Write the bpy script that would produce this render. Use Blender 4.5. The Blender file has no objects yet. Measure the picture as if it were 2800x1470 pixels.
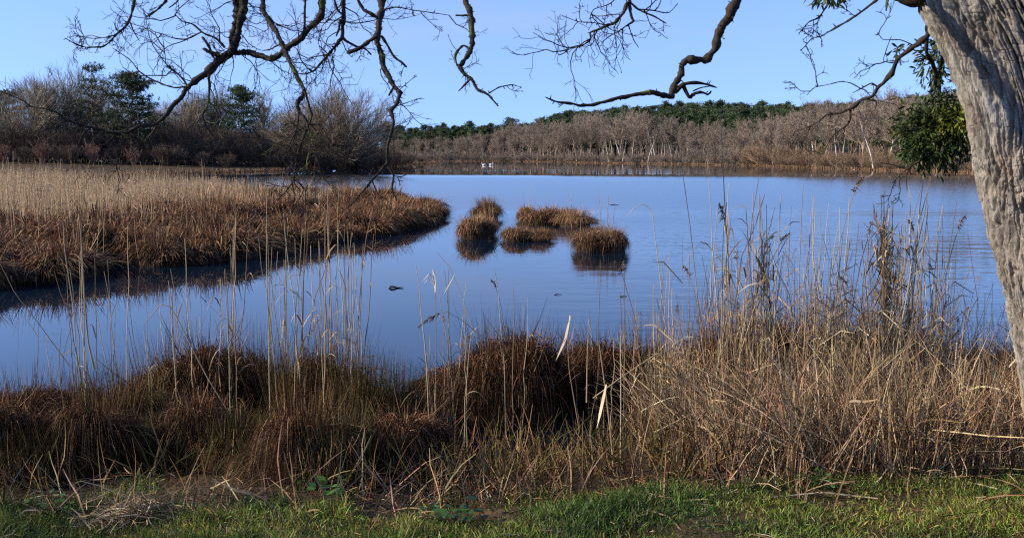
import bpy, math, random
import numpy as np
from mathutils import Vector

sc = bpy.context.scene
C = sc.collection
R_ = math.radians
rng = np.random.default_rng(7)
random.seed(7)

# ------------------------------------------------------------------ camera
CAM_H, FPX, HOR = 2.0, 2722.0, 428.0            # eye height over the lake, focal length and horizon row (px of a 2800x1470 frame)
PITCH = math.atan((735 - HOR) / FPX)
cam_d = bpy.data.cameras.new('camera'); cam = bpy.data.objects.new('camera', cam_d); C.objects.link(cam)
cam.location = (0, 0, CAM_H); cam.rotation_euler = (math.pi / 2 - PITCH, 0, 0)
cam_d.sensor_width = 36; cam_d.lens = FPX * 36 / 2800; cam_d.sensor_fit = 'HORIZONTAL'
cam_d.clip_start = 0.05; cam_d.clip_end = 6000
cam_d.dof.use_dof = True; cam_d.dof.focus_distance = 16; cam_d.dof.aperture_fstop = 11
sc.camera = cam

# ------------------------------------------------------------------ light
SUN_EL, SUN_AZ = R_(25), R_(-97)               # azimuth measured from +Y (view direction) clockwise; the sun stands on the left
sdir = Vector((math.sin(SUN_AZ) * math.cos(SUN_EL), math.cos(SUN_AZ) * math.cos(SUN_EL), math.sin(SUN_EL)))
w = bpy.data.worlds.new('World'); sc.world = w; w.use_nodes = True
nt = w.node_tree; bg = nt.nodes['Background']
sky = nt.nodes.new('ShaderNodeTexSky'); sky.sky_type = 'NISHITA'; sky.sun_disc = False
sky.sun_elevation = SUN_EL; sky.sun_rotation = SUN_AZ; sky.altitude = 0
sky.air_density = 1.0; sky.dust_density = 0.0; sky.ozone_density = 2.0
tint = nt.nodes.new('ShaderNodeVectorMath'); tint.operation = 'MULTIPLY'; tint.inputs[1].default_value = (0.95, 1.0, 1.28)   # clear cold winter air
wc = nt.nodes.new('ShaderNodeTexCoord'); wm = nt.nodes.new('ShaderNodeVectorMath'); wm.operation = 'MULTIPLY_ADD'   # the haze belt of the sky kept low
wm.inputs[1].default_value = (1, 1, 0.75); wm.inputs[2].default_value = (0, 0, 0.19); nt.links.new(wc.outputs['Generated'], wm.inputs[0])
wn = nt.nodes.new('ShaderNodeVectorMath'); wn.operation = 'NORMALIZE'; nt.links.new(wm.outputs[0], wn.inputs[0]); nt.links.new(wn.outputs[0], sky.inputs[0])
nt.links.new(sky.outputs[0], tint.inputs[0]); cn = nt.nodes.new('ShaderNodeTexNoise'); cn.inputs['Scale'].default_value = 1.0; cn.inputs['Detail'].default_value = 6; cn.inputs['Roughness'].default_value = 0.55
cm = nt.nodes.new('ShaderNodeMapping'); cm.inputs['Scale'].default_value = (2.2, 2.2, 11); cm.inputs['Location'].default_value = (0.4, 0.1, 0.3); nt.links.new(wc.outputs['Generated'], cm.inputs[0]); nt.links.new(cm.outputs[0], cn.inputs['Vector'])
cr_ = nt.nodes.new('ShaderNodeMapRange'); cr_.interpolation_type = 'SMOOTHSTEP'; cr_.inputs[1].default_value = 0.52; cr_.inputs[2].default_value = 0.78; cr_.inputs[4].default_value = 0.45; nt.links.new(cn.outputs['Fac'], cr_.inputs[0])
cx_ = nt.nodes.new('ShaderNodeMix'); cx_.data_type = 'RGBA'; nt.links.new(cr_.outputs[0], cx_.inputs['Factor']); nt.links.new(tint.outputs[0], cx_.inputs[6]); cx_.inputs[7].default_value = (2.7, 2.9, 3.9, 1)      # thin wisps of cloud
nt.links.new(cx_.outputs[2], bg.inputs[0]); bg.inputs[1].default_value = 0.128
sl = bpy.data.lights.new('sun', 'SUN'); sl.energy = 4.9; sl.angle = R_(0.5); sl.color = (1, 0.885, 0.72)
so = bpy.data.objects.new('sun', sl); C.objects.link(so)
so.rotation_euler = sdir.to_track_quat('Z', 'Y').to_euler()
sc.view_settings.view_transform = 'Standard'; sc.view_settings.look = 'None'
sc.view_settings.exposure = 0.78; sc.view_settings.gamma = 1
sc.cycles.use_denoising = False; sc.cycles.filter_width = 1.2; sc.cycles.max_bounces = 6; sc.cycles.diffuse_bounces = 2; sc.cycles.glossy_bounces = 3
sc.cycles.transmission_bounces = 3; sc.cycles.transparent_max_bounces = 6
sc.cycles.caustics_reflective = False; sc.cycles.caustics_refractive = False

# ------------------------------------------------------------------ place helpers
def ray(px, py):
    xc = (px - 1400) / FPX; yc = (735 - py) / FPX
    c, s = math.cos(PITCH), math.sin(PITCH)
    return np.array([xc, c + yc * s, -s + yc * c])
def gp(px, py, z=0.0):                          # where a sight line meets the level z
    d = ray(px, py); t = (z - CAM_H) / d[2]
    return np.array([0, 0, CAM_H]) + d * t
def at(px, py, Y):                              # the point of a sight line at depth Y
    d = ray(px, py)
    return np.array([0, 0, CAM_H]) + d * (Y / d[1])

def nrm(a):
    return a / np.maximum(np.linalg.norm(a, axis=-1, keepdims=True), 1e-9)
def U(a, b, *n): return rng.uniform(a, b, n)

_perm = np.random.default_rng(3).permutation(256); _perm = np.concatenate([_perm, _perm, _perm])
_grad = nrm(np.random.default_rng(4).normal(size=(256, 3)))
def noise3(p):                                  # gradient noise, about -0.6..0.6
    p = np.asarray(p, float); i = np.floor(p).astype(int); f = p - i
    u = f * f * f * (f * (f * 6 - 15) + 10); i &= 255
    out = 0
    for dx in (0, 1):
        for dy in (0, 1):
            for dz in (0, 1):
                h = _perm[_perm[_perm[i[..., 0] + dx] + i[..., 1] + dy] + i[..., 2] + dz]
                g = _grad[h]; d = f - np.array([dx, dy, dz])
                wgt = (u[..., 0] if dx else 1 - u[..., 0]) * (u[..., 1] if dy else 1 - u[..., 1]) * (u[..., 2] if dz else 1 - u[..., 2])
                out = out + wgt * (g * d).sum(-1)
    return out
def fbm(p, o=3):
    a, s = 0, 1.0
    for k in range(o): a = a + s * noise3(np.asarray(p) * 2 ** k + 17.3 * k); s *= 0.5
    return a
def sstep(a, b, x):
    t = np.clip((x - a) / (b - a), 0, 1); return t * t * (3 - 2 * t)

def pal(n, cols, jit=0.18):                     # n colours picked from a palette, each varied a little
    cols = np.array(cols); c = cols[rng.integers(0, len(cols), n)]
    return np.clip(c * (1 + rng.normal(0, jit, (n, 1))) * (1 + rng.normal(0, jit * 0.25, (n, 3))), 0.004, 0.9)

# ------------------------------------------------------------------ mesh collector
class Geo:
    def __init__(s): s.V, s.F, s.Cc, s.n = [], [], [], 0
    def raw(s, v, f, c):
        v = np.asarray(v, float).reshape(-1, 3); f = np.asarray(f, int)
        c = np.broadcast_to(np.asarray(c, float), (len(v), 3))
        s.V.append(v); s.F.append(f + s.n); s.Cc.append(c); s.n += len(v)
    def ribbons(s, pts, wid, side, col):        # pts N,K,3   wid N,K   side N,3   col N,3
        N, K, _ = pts.shape
        tan = nrm(np.gradient(pts, axis=1)) if K > 2 else nrm(np.repeat(pts[:, 1:] - pts[:, :1], 2, 1))
        sd = np.broadcast_to(side[:, None, :], pts.shape)
        sd = nrm(sd - tan * (sd * tan).sum(-1, keepdims=True)) * (np.broadcast_to(wid, (N, K))[..., None] * 0.5)
        v = np.stack([pts - sd, pts + sd], 2).reshape(-1, 3)
        base = (np.arange(N) * K * 2)[:, None] + (np.arange(K - 1) * 2)[None]
        f = np.stack([base, base + 1, base + 3, base + 2], -1).reshape(-1, 4)
        s.raw(v, f, np.repeat(np.broadcast_to(col, (N, 3)), K * 2, 0))
    def tubes(s, pts, rad, sides, col):
        N, K, _ = pts.shape
        tan = nrm(np.gradient(pts, axis=1)) if K > 2 else nrm(np.repeat(pts[:, 1:] - pts[:, :1], 2, 1))
        m = np.abs(nrm(pts[:, -1] - pts[:, 0]))
        ref = np.zeros((N, 3)); ref[np.arange(N), np.argmin(m, 1)] = 1
        u = nrm(np.cross(tan, ref[:, None, :])); v_ = np.cross(tan, u)
        a = np.arange(sides) * 2 * math.pi / sides
        r = np.broadcast_to(rad, (N, K))[..., None, None]
        v = pts[:, :, None, :] + r * (np.cos(a)[:, None] * u[:, :, None, :] + np.sin(a)[:, None] * v_[:, :, None, :])
        base = (np.arange(N) * K * sides)[:, None, None] + (np.arange(K - 1) * sides)[None, :, None]
        j = np.arange(sides)[None, None]; k = (j + 1) % sides
        f = np.stack([base + j, base + k, base + sides + k, base + sides + j], -1).reshape(-1, 4)
        s.raw(v.reshape(-1, 3), f, np.repeat(np.broadcast_to(col, (N, 3)), K * sides, 0))
    def mesh(s, name, mat, smooth=True):
        V = np.concatenate(s.V); Cc = np.concatenate(s.Cc)
        me = bpy.data.meshes.new(name)
        me.vertices.add(len(V)); me.vertices.foreach_set('co', V.astype(np.float32).ravel())
        L = np.concatenate([f.ravel() for f in s.F]); tot = np.concatenate([np.full(len(f), f.shape[1]) for f in s.F])
        st = np.concatenate([[0], np.cumsum(tot)[:-1]])
        me.loops.add(len(L)); me.loops.foreach_set('vertex_index', L.astype(np.int32))
        me.polygons.add(len(tot)); me.polygons.foreach_set('loop_start', st.astype(np.int32))
        me.polygons.foreach_set('loop_total', tot.astype(np.int32))
        me.update(calc_edges=True)
        ca = me.color_attributes.new('tone', 'FLOAT_COLOR', 'POINT')
        ca.data.foreach_set('color', np.concatenate([Cc, np.ones((len(Cc), 1))], 1).astype(np.float32).ravel())
        me.polygons.foreach_set('use_smooth', np.full(len(tot), smooth)); me.materials.append(mat)
        return me
    def build(s, name, mat, parent=None, smooth=True):
        o = bpy.data.objects.new(name, s.mesh(name, mat, smooth)); C.objects.link(o)
        if parent: o.parent = parent
        return o

def tag(o, label=None, cat=None, group=None, kind=None):
    for k, v in (('label', label), ('category', cat), ('group', group), ('kind', kind)):
        if v: o[k] = v
    return o
def thing(name, label, cat, loc=(0, 0, 0), rz=0.0, group=None, sc_=(1, 1, 1)):
    o = bpy.data.objects.new(name, None); C.objects.link(o); o.empty_display_size = 0.1
    o.location = loc; o.rotation_euler = (0, 0, rz); o.scale = sc_
    return tag(o, label, cat, group)
def native_top(parts, q=99.7):                  # height of a plant as modelled
    zz = []
    for _, me in parts:
        a = np.empty(len(me.vertices) * 3, np.float32); me.vertices.foreach_get('co', a); zz.append(a[2::3])
    return float(np.percentile(np.concatenate(zz), q))
def part(name, me, parent):
    o = bpy.data.objects.new(name, me); C.objects.link(o); o.parent = parent; return o
def plant(name, parts, label, cat, loc, rz=0.0, group=None, sc_=(1, 1, 1)):   # a thing made of shared part meshes
    t = thing(name, label, cat, loc, rz, group, sc_)
    for n, me in parts: part(n, me, t)
    return t

# ------------------------------------------------------------------ materials
def mat_tone(name, rough=0.7, transl=0.0, vary=0.25, nscale=3.0, rnd=0.0, spec=0.25, bump=0.0, bscale=40):
    m = bpy.data.materials.new(name); m.use_nodes = True; t = m.node_tree; N = t.nodes; Lk = t.links
    b = N['Principled BSDF']; b.inputs['Roughness'].default_value = rough; b.inputs['Specular IOR Level'].default_value = spec
    at_ = N.new('ShaderNodeVertexColor'); at_.layer_name = 'tone'
    tc = N.new('ShaderNodeTexCoord'); nz = N.new('ShaderNodeTexNoise'); nz.inputs['Scale'].default_value = nscale; nz.inputs['Detail'].default_value = 3
    Lk.new(tc.outputs['Object'], nz.inputs['Vector'])
    mr = N.new('ShaderNodeMapRange'); mr.inputs[1].default_value = 0.3; mr.inputs[2].default_value = 0.7
    mr.inputs[3].default_value = 1 - vary; mr.inputs[4].default_value = 1 + vary
    Lk.new(nz.outputs['Fac'], mr.inputs[0])
    fac = mr.outputs[0]
    if rnd:
        oi = N.new('ShaderNodeObjectInfo'); r2 = N.new('ShaderNodeMapRange'); r2.inputs[3].default_value = 1 - rnd; r2.inputs[4].default_value = 1 + rnd
        Lk.new(oi.outputs['Random'], r2.inputs[0])
        mu = N.new('ShaderNodeMath'); mu.operation = 'MULTIPLY'; Lk.new(fac, mu.inputs[0]); Lk.new(r2.outputs[0], mu.inputs[1]); fac = mu.outputs[0]
    vm = N.new('ShaderNodeVectorMath'); vm.operation = 'SCALE'; Lk.new(at_.outputs['Color'], vm.inputs[0]); Lk.new(fac, vm.inputs['Scale'])
    Lk.new(vm.outputs[0], b.inputs['Base Color'])
    if bump:
        bz = N.new('ShaderNodeTexNoise'); bz.inputs['Scale'].default_value = bscale; bz.inputs['Detail'].default_value = 6
        Lk.new(tc.outputs['Object'], bz.inputs['Vector']); bp = N.new('ShaderNodeBump'); bp.inputs['Strength'].default_value = bump; bp.inputs['Distance'].default_value = 0.01
        Lk.new(bz.outputs['Fac'], bp.inputs['Height']); Lk.new(bp.outputs[0], b.inputs['Normal'])
    if transl:
        tr = N.new('ShaderNodeBsdfTranslucent'); mx = N.new('ShaderNodeMixShader'); mx.inputs[0].default_value = transl
        Lk.new(vm.outputs[0], tr.inputs['Color']); Lk.new(b.outputs[0], mx.inputs[1]); Lk.new(tr.outputs[0], mx.inputs[2])
        Lk.new(mx.outputs[0], N['Material Output'].inputs['Surface'])
    return m
M_straw = mat_tone('straw', 0.6, 0.10, 0.2, 5, rnd=0.15, spec=0.12)
M_sedge = mat_tone('sedge_blade', 0.7, 0.05, 0.25, 3, rnd=0.22, spec=0.06)
M_grass = mat_tone('grass_blade', 0.5, 0.25, 0.3, 1.6)
M_twig = mat_tone('twig_bark', 0.85, 0, 0.2, 0.4, rnd=0.18, spec=0.15)
M_needle = mat_tone('pine_needles', 0.65, 0.1, 0.3, 0.35, rnd=0.2, spec=0.2)
M_mist = mat_tone('mistletoe_leaf', 0.45, 0.2, 0.3, 6)
M_mud = mat_tone('peat_mound', 0.9, 0, 0.35, 8, bump=0.6)
M_wood = mat_tone('plain_wood', 0.8, 0, 0.3, 20)
M_feather = mat_tone('feather', 0.6, 0, 0.05, 5)

def mat_bark(name, moss, dark):
    m = bpy.data.materials.new(name); m.use_nodes = True; t = m.node_tree; N = t.nodes; Lk = t.links
    b = N['Principled BSDF']; b.inputs['Roughness'].default_value = 0.85; b.inputs['Specular IOR Level'].default_value = 0.2
    at_ = N.new('ShaderNodeVertexColor'); at_.layer_name = 'tone'
    tc = N.new('ShaderNodeTexCoord')
    mp = N.new('ShaderNodeMapping'); mp.inputs['Scale'].default_value = (1, 1, 0.22); Lk.new(tc.outputs['Object'], mp.inputs['Vector'])
    n1 = N.new('ShaderNodeTexNoise'); n1.inputs['Scale'].default_value = 45; n1.inputs['Detail'].default_value = 7; n1.inputs['Roughness'].default_value = 0.65
    Lk.new(mp.outputs[0], n1.inputs['Vector'])
    r1 = N.new('ShaderNodeMapRange'); r1.inputs[1].default_value = 0.3; r1.inputs[2].default_value = 0.7; r1.inputs[3].default_value = 0.6; r1.inputs[4].default_value = 1.3
    Lk.new(n1.outputs['Fac'], r1.inputs[0])
    vm = N.new('ShaderNodeVectorMath'); vm.operation = 'SCALE'; Lk.new(at_.outputs['Color'], vm.inputs[0]); Lk.new(r1.outputs[0], vm.inputs['Scale'])
    col = vm.outputs[0]
    n2 = N.new('ShaderNodeTexNoise'); n2.inputs['Scale'].default_value = 5; n2.inputs['Detail'].default_value = 5; Lk.new(tc.outputs['Object'], n2.inputs['Vector'])
    r2 = N.new('ShaderNodeMapRange'); r2.inputs[1].default_value = 0.60 - moss; r2.inputs[2].default_value = 0.68 - moss * 0.6; Lk.new(n2.outputs['Fac'], r2.inputs[0])
    mx = N.new('ShaderNodeMix'); mx.data_type = 'RGBA'; Lk.new(r2.outputs[0], mx.inputs['Factor']); Lk.new(col, mx.inputs[6])
    mx.inputs[7].default_value = (0.12, 0.13, 0.025, 1)
    Lk.new(mx.outputs[2], b.inputs['Base Color'])
    bp = N.new('ShaderNodeBump'); bp.inputs['Strength'].default_value = 0.8; bp.inputs['Distance'].default_value = 0.008
    Lk.new(n1.outputs['Fac'], bp.inputs['Height']); Lk.new(bp.outputs[0], b.inputs['Normal'])
    return m
M_trunk = mat_bark('furrowed_bark', -0.12, 0)
M_branch = mat_bark('branch_bark', 0.0, 1)

def mat_ground():
    m = bpy.data.materials.new('ground_soil'); m.use_nodes = True; t = m.node_tree; N = t.nodes; Lk = t.links
    b = N['Principled BSDF']; b.inputs['Roughness'].default_value = 0.95; b.inputs['Specular IOR Level'].default_value = 0.1
    tc = N.new('ShaderNodeTexCoord'); n1 = N.new('ShaderNodeTexNoise'); n1.inputs['Scale'].default_value = 2.2; n1.inputs['Detail'].default_value = 8
    Lk.new(tc.outputs['Object'], n1.inputs['Vector']); cr = N.new('ShaderNodeValToRGB')
    e = cr.color_ramp.elements; e[0].position = 0.3; e[0].color = (0.022, 0.016, 0.009, 1); e[1].position = 0.7; e[1].color = (0.09, 0.06, 0.03, 1)
    Lk.new(n1.outputs['Fac'], cr.inputs[0]); Lk.new(cr.outputs[0], b.inputs['Base Color'])
    bp = N.new('ShaderNodeBump'); bp.inputs['Strength'].default_value = 0.7; bp.inputs['Distance'].default_value = 0.05
    n2 = N.new('ShaderNodeTexNoise'); n2.inputs['Scale'].default_value = 25; n2.inputs['Detail'].default_value = 6; Lk.new(tc.outputs['Object'], n2.inputs['Vector'])
    Lk.new(n2.outputs['Fac'], bp.inputs['Height']); Lk.new(bp.outputs[0], b.inputs['Normal'])
    return m
M_ground = mat_ground()

def mat_water():
    m = bpy.data.materials.new('lake_water'); m.use_nodes = True; t = m.node_tree; N = t.nodes; Lk = t.links
    b = N['Principled BSDF']; b.inputs['Base Color'].default_value = (0.004, 0.011, 0.022, 1); b.inputs['Roughness'].default_value = 0.03; b.inputs['IOR'].default_value = 1.333
    tc = N.new('ShaderNodeTexCoord')
    def nz(scl, sx, sy, det, rot=0):
        mp = N.new('ShaderNodeMapping'); mp.inputs['Scale'].default_value = (sx, sy, 1); mp.inputs['Rotation'].default_value = (0, 0, rot)
        Lk.new(tc.outputs['Object'], mp.inputs['Vector'])
        n = N.new('ShaderNodeTexNoise'); n.inputs['Scale'].default_value = scl; n.inputs['Detail'].default_value = det
        Lk.new(mp.outputs[0], n.inputs['Vector']); return n.outputs['Fac']
    a = nz(5.0, 0.45, 1, 2, 0.15); c = nz(1.6, 0.4, 1, 1, -0.1)
    ad = N.new('ShaderNodeMath'); ad.operation = 'MULTIPLY_ADD'; Lk.new(c, ad.inputs[0]); ad.inputs[1].default_value = 1.5; Lk.new(a, ad.inputs[2])
    # wind: breeze patches, stronger on the open right half, calm in the lee of the reeds on the left
    sx = N.new('ShaderNodeSeparateXYZ'); Lk.new(tc.outputs['Object'], sx.inputs[0])
    dv = N.new('ShaderNodeMath'); dv.operation = 'DIVIDE'; Lk.new(sx.outputs[0], dv.inputs[0])
    my = N.new('ShaderNodeMath'); my.operation = 'MAXIMUM'; Lk.new(sx.outputs[1], my.inputs[0]); my.inputs[1].default_value = 6.0; Lk.new(my.outputs[0], dv.inputs[1])
    patch = nz(0.05, 0.35, 1, 3, 0)
    p2 = N.new('ShaderNodeMath'); p2.operation = 'MULTIPLY_ADD'; Lk.new(patch, p2.inputs[0]); p2.inputs[1].default_value = 0.5; Lk.new(dv.outputs[0], p2.inputs[2])
    mr = N.new('ShaderNodeMapRange'); mr.interpolation_type = 'SMOOTHSTEP'; mr.inputs[1].default_value = 0.16; mr.inputs[2].default_value = 0.50; mr.inputs[3].default_value = 0.02; mr.inputs[4].default_value = 0.50
    Lk.new(p2.outputs[0], mr.inputs[0])
    def ramp(src, lo, hi, a_, b_):
        r = N.new('ShaderNodeMapRange'); r.interpolation_type = 'SMOOTHSTEP'; r.inputs[1].default_value = lo; r.inputs[2].default_value = hi; r.inputs[3].default_value = a_; r.inputs[4].default_value = b_
        Lk.new(src, r.inputs[0]); return r.outputs[0]
    def math_(op, u, v):
        q = N.new('ShaderNodeMath'); q.operation = op
        for k, e in enumerate((u, v)):
            if isinstance(e, (int, float)): q.inputs[k].default_value = e
            else: Lk.new(e, q.inputs[k])
        return q.outputs[0]
    streak = nz(0.03, 0.12, 1, 4, 0.05)
    yy = math_('ADD', sx.outputs[1], math_('MULTIPLY', math_('SUBTRACT', streak, 0.5), 110))
    open_ = math_('MULTIPLY', ramp(yy, 16, 45, 0, 1), ramp(yy, 76, 122, 1, 0.0))                   # breeze on the open lake, calm under the far trees
    rgh = math_('ADD', 0.008, math_('MULTIPLY', open_, 0.06)); rgh = math_('ADD', rgh, math_('MULTIPLY', mr.outputs[0], 0.08)); Lk.new(rgh, b.inputs['Roughness'])
    mxm = N.new('ShaderNodeMath'); mxm.operation = 'MULTIPLY'; Lk.new(math_('MAXIMUM', mr.outputs[0], 0.02), mxm.inputs[0]); Lk.new(ramp(sx.outputs[1], 20, 90, 1, 0.25), mxm.inputs[1])
    bp = N.new('ShaderNodeBump'); bp.inputs['Distance'].default_value = 0.013; Lk.new(mxm.outputs[0], bp.inputs['Strength'])
    cx = N.new('ShaderNodeCombineXYZ'); cx.inputs[2].default_value = 1; Lk.new(math_('MULTIPLY', open_, -0.042), cx.inputs[1])      # steep faces of the breeze ripples lean to the near shore
    nn = N.new('ShaderNodeVectorMath'); nn.operation = 'NORMALIZE'; Lk.new(cx.outputs[0], nn.inputs[0]); Lk.new(nn.outputs[0], bp.inputs['Normal'])
    Lk.new(ad.outputs[0], bp.inputs['Height']); Lk.new(bp.outputs[0], b.inputs['Normal'])
    return m
M_water = mat_water()

# ------------------------------------------------------------------ terrain and water
def P(*pp): return np.array([gp(a, b)[:2] for a, b in pp])
BED = np.concatenate([[[-14, 13.2]], P((0, 795), (180, 760), (330, 738), (480, 730), (620, 712), (740, 690), (900, 662), (1050, 640), (1150, 618), (1205, 597)),
                      np.array([[-2.6, 35.5], [-3.6, 40], [-6.5, 44], [-11, 46], [-16, 48], [-26, 52], [-40, 55], [-40, 20]])])
LEFTLAND = np.concatenate([[[-300, 60], [-60, 70]], P((300, 480), (560, 474), (700, 469), (850, 464), (1000, 457), (1100, 451), (1190, 446.5)),
                           np.array([[-22, 330], [-60, 340], [-150, 420], [-900, 500], [-900, 60]])])
RIGHTLAND = np.concatenate([np.array([[-900, 560], [-60, 470]]), P((1200, 440.3), (1400, 441), (1500, 443.5), (1700, 447), (1900, 450), (2040, 453), (2200, 459), (2400, 466), (2660, 474), (2800, 478)),
                            np.array([[90, 80], [140, 30], [400, 10], [1500, 10], [1500, 2500], [-900, 2500]])])
def sdist(poly, x, y):                          # signed distance, positive inside
    p = np.stack([x, y], -1); d = np.full(x.shape, 1e9); ins = np.zeros(x.shape, bool)
    for a, b in zip(poly, np.roll(poly, -1, 0)):
        e = b - a; wv = p - a; t = np.clip((wv @ e) / (e @ e), 0, 1)
        d = np.minimum(d, np.linalg.norm(wv - t[..., None] * e, axis=-1))
        c1 = (a[1] > y) != (b[1] > y)
        with np.errstate(divide='ignore', invalid='ignore'):
            xi = (b[0] - a[0]) * (y - a[1]) / (b[1] - a[1]) + a[0]
        ins ^= c1 & (x < xi)
    return np.where(ins, d, -d)
def shore_y(x): return 6.9 + 0.35 * np.sin(x * 1.1 + 0.5) + 0.18 * np.sin(x * 2.9) + 0.25 * sstep(1.0, 3.0, x) - 0.75 * np.exp(-((x - 0.35) / 0.9) ** 2)
def ground_z(x, y):
    x = np.asarray(x, float); y = np.asarray(y, float)
    near = np.interp(shore_y(x) - y, [-4, -0.8, 0, 1.2, 2.2, 4, 12], [-0.8, -0.25, 0.02, 0.26, 0.40, 0.47, 0.6])
    bed = np.interp(sdist(BED, x, y), [-6, -0.3, 0.7, 2.0, 6], [-0.8, -0.35, 0.0, 0.12, 0.16])
    ll = np.interp(sdist(LEFTLAND, x, y), [-6, 0, 2, 12, 80], [-0.8, 0.0, 0.25, 0.6, 2.0])
    rl = np.interp(sdist(RIGHTLAND, x, y), [-6, 0, 2, 12, 60, 160, 400], [-0.8, 0.0, 0.25, 0.6, 3, 9, 14])
    rl = rl * (0.7 + 0.3 * sstep(-20, 120, x))
    z = np.maximum(np.maximum(near, bed), np.maximum(ll, rl))
    return z + 0.035 * fbm(np.stack([x * 1.6, y * 1.6, 0 * x], -1), 3)
def build_ground():
    r = np.concatenate([[0.0], np.geomspace(0.6, 30, 150), np.geomspace(31, 3000, 170)])
    th = np.concatenate([np.linspace(-0.75, 0.75, 330), np.linspace(0.77, 2 * math.pi - 0.77, 120)])
    Rr, T = np.meshgrid(r, th, indexing='ij'); x = Rr * np.sin(T); y = Rr * np.cos(T)
    v = np.stack([x, y, ground_z(x, y)], -1)
    nr, n = Rr.shape; i = np.arange(nr - 1)[:, None] * n; j = np.arange(n)[None]; k = (j + 1) % n
    f = np.stack([i + j, i + n + j, i + n + k, i + k], -1).reshape(-1, 4)
    g = Geo(); g.raw(v, f, (0.05, 0.04, 0.02)); return g.build('ground', M_ground)
tag(build_ground(), kind='structure')
g = Geo()
xs = np.array([[-1500, 3], [1500, 3], [1500, 2600], [-1500, 2600]])
g.raw([(a, b, 0) for a, b in xs], [[0, 1, 2, 3]], (0, 0, 0)); tag(g.build('water', M_water), kind='structure')

# ------------------------------------------------------------------ woody plants
def interp_strand(pts, idx, t):
    K = pts.shape[1]; f = t * (K - 1); i = np.minimum(f.astype(int), K - 2); fr = (f - i)[:, None]
    a, b = pts[idx, i], pts[idx, i + 1]
    return a + (b - a) * fr, nrm(b - a)
def strands(start, d, length, K, wander, up, r=None):
    r = r or rng; n = len(start); pts = [start]; d = nrm(d)
    for k in range(K - 1):
        d = nrm(d + r.normal(0, wander, (n, 3)) + np.array([0, 0, up]))
        pts.append(pts[-1] + d * (length / (K - 1))[:, None])
    return np.stack(pts, 1)
def sprout(par, prad, plen, n, t0, t1, ang, ratio, K, wander, up, rr, tfall=0.5, spread=0.25):
    N = len(par); idx = np.repeat(np.arange(N), n); t = rng.uniform(t0, t1, N * n)
    s, tan = interp_strand(par, idx, t); q = rng.normal(size=(N * n, 3)); q = nrm(q - tan * (q * tan).sum(-1, keepdims=True))
    a = ang * rng.uniform(0.6, 1.25, N * n); d = tan * np.cos(a)[:, None] + q * np.sin(a)[:, None]
    ln = plen[idx] * ratio * (1 - tfall * t) * rng.uniform(1 - spread, 1 + spread, N * n)
    pts = strands(s, d, ln, K, wander, up)
    r0 = np.minimum(prad[idx, 0] * (1 - 0.7 * t) * rr, 9)
    return pts, np.stack([np.interp(np.linspace(0, 1, K), [0, 1], [1, 0.35])] * (N * n)) * r0[:, None], ln

BARK = [(0.26, 0.21, 0.145), (0.21, 0.17, 0.118), (0.30, 0.245, 0.17)]
def bare_tree(H=14.0, width=1.0, nl=13, n2=7, n3=7, n4=5, t0=0.22, rmin=0.016, tone=BARK, ttone=None, up=0.05, ang=0.85, tk=1.0):
    tr = strands(np.zeros((1, 3)), np.array([[0, 0, 1.0]]), np.array([H * 0.72]), 9, 0.07, 0.1)
    trr = np.linspace(1, 0.25, 9)[None] * H * 0.017
    gt = Geo(); gt.tubes(tr, trr * tk, 7, pal(1, ttone or tone)); 
    gc = Geo(); L = np.array([H * 0.72])
    a, ar, al = sprout(tr, trr, L, nl, t0, 0.98, ang, 0.62 * width, 6, 0.12, up + 0.07, 0.55, 0.35)
    b, br, bl = sprout(a, ar, al, n2, 0.2, 1, 0.7, 0.55, 5, 0.13, up, 0.6, 0.3)
    c, cr, cl = sprout(b, br, bl, n3, 0.15, 1, 0.65, 0.55, 4, 0.15, up, 0.6, 0.2)
    d, dr, dl = sprout(c, cr, cl, n4, 0.1, 1, 0.6, 0.6, 4, 0.15, up, 0.6, 0.2)
    for q, qr, sd in ((a, ar, 5), (b, br, 4)): gc.tubes(q, np.maximum(qr, rmin), sd, pal(len(q), tone))
    for q, qr in ((c, cr), (d, dr)):
        gc.ribbons(q, np.maximum(qr * 2, rmin * 2) * np.linspace(1, 0.5, q.shape[1]), rng.normal(size=(len(q), 3)), pal(len(q), tone))
    return [('trunk', gt.mesh('trunk', M_twig)), ('crown', gc.mesh('crown', M_twig))]

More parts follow.
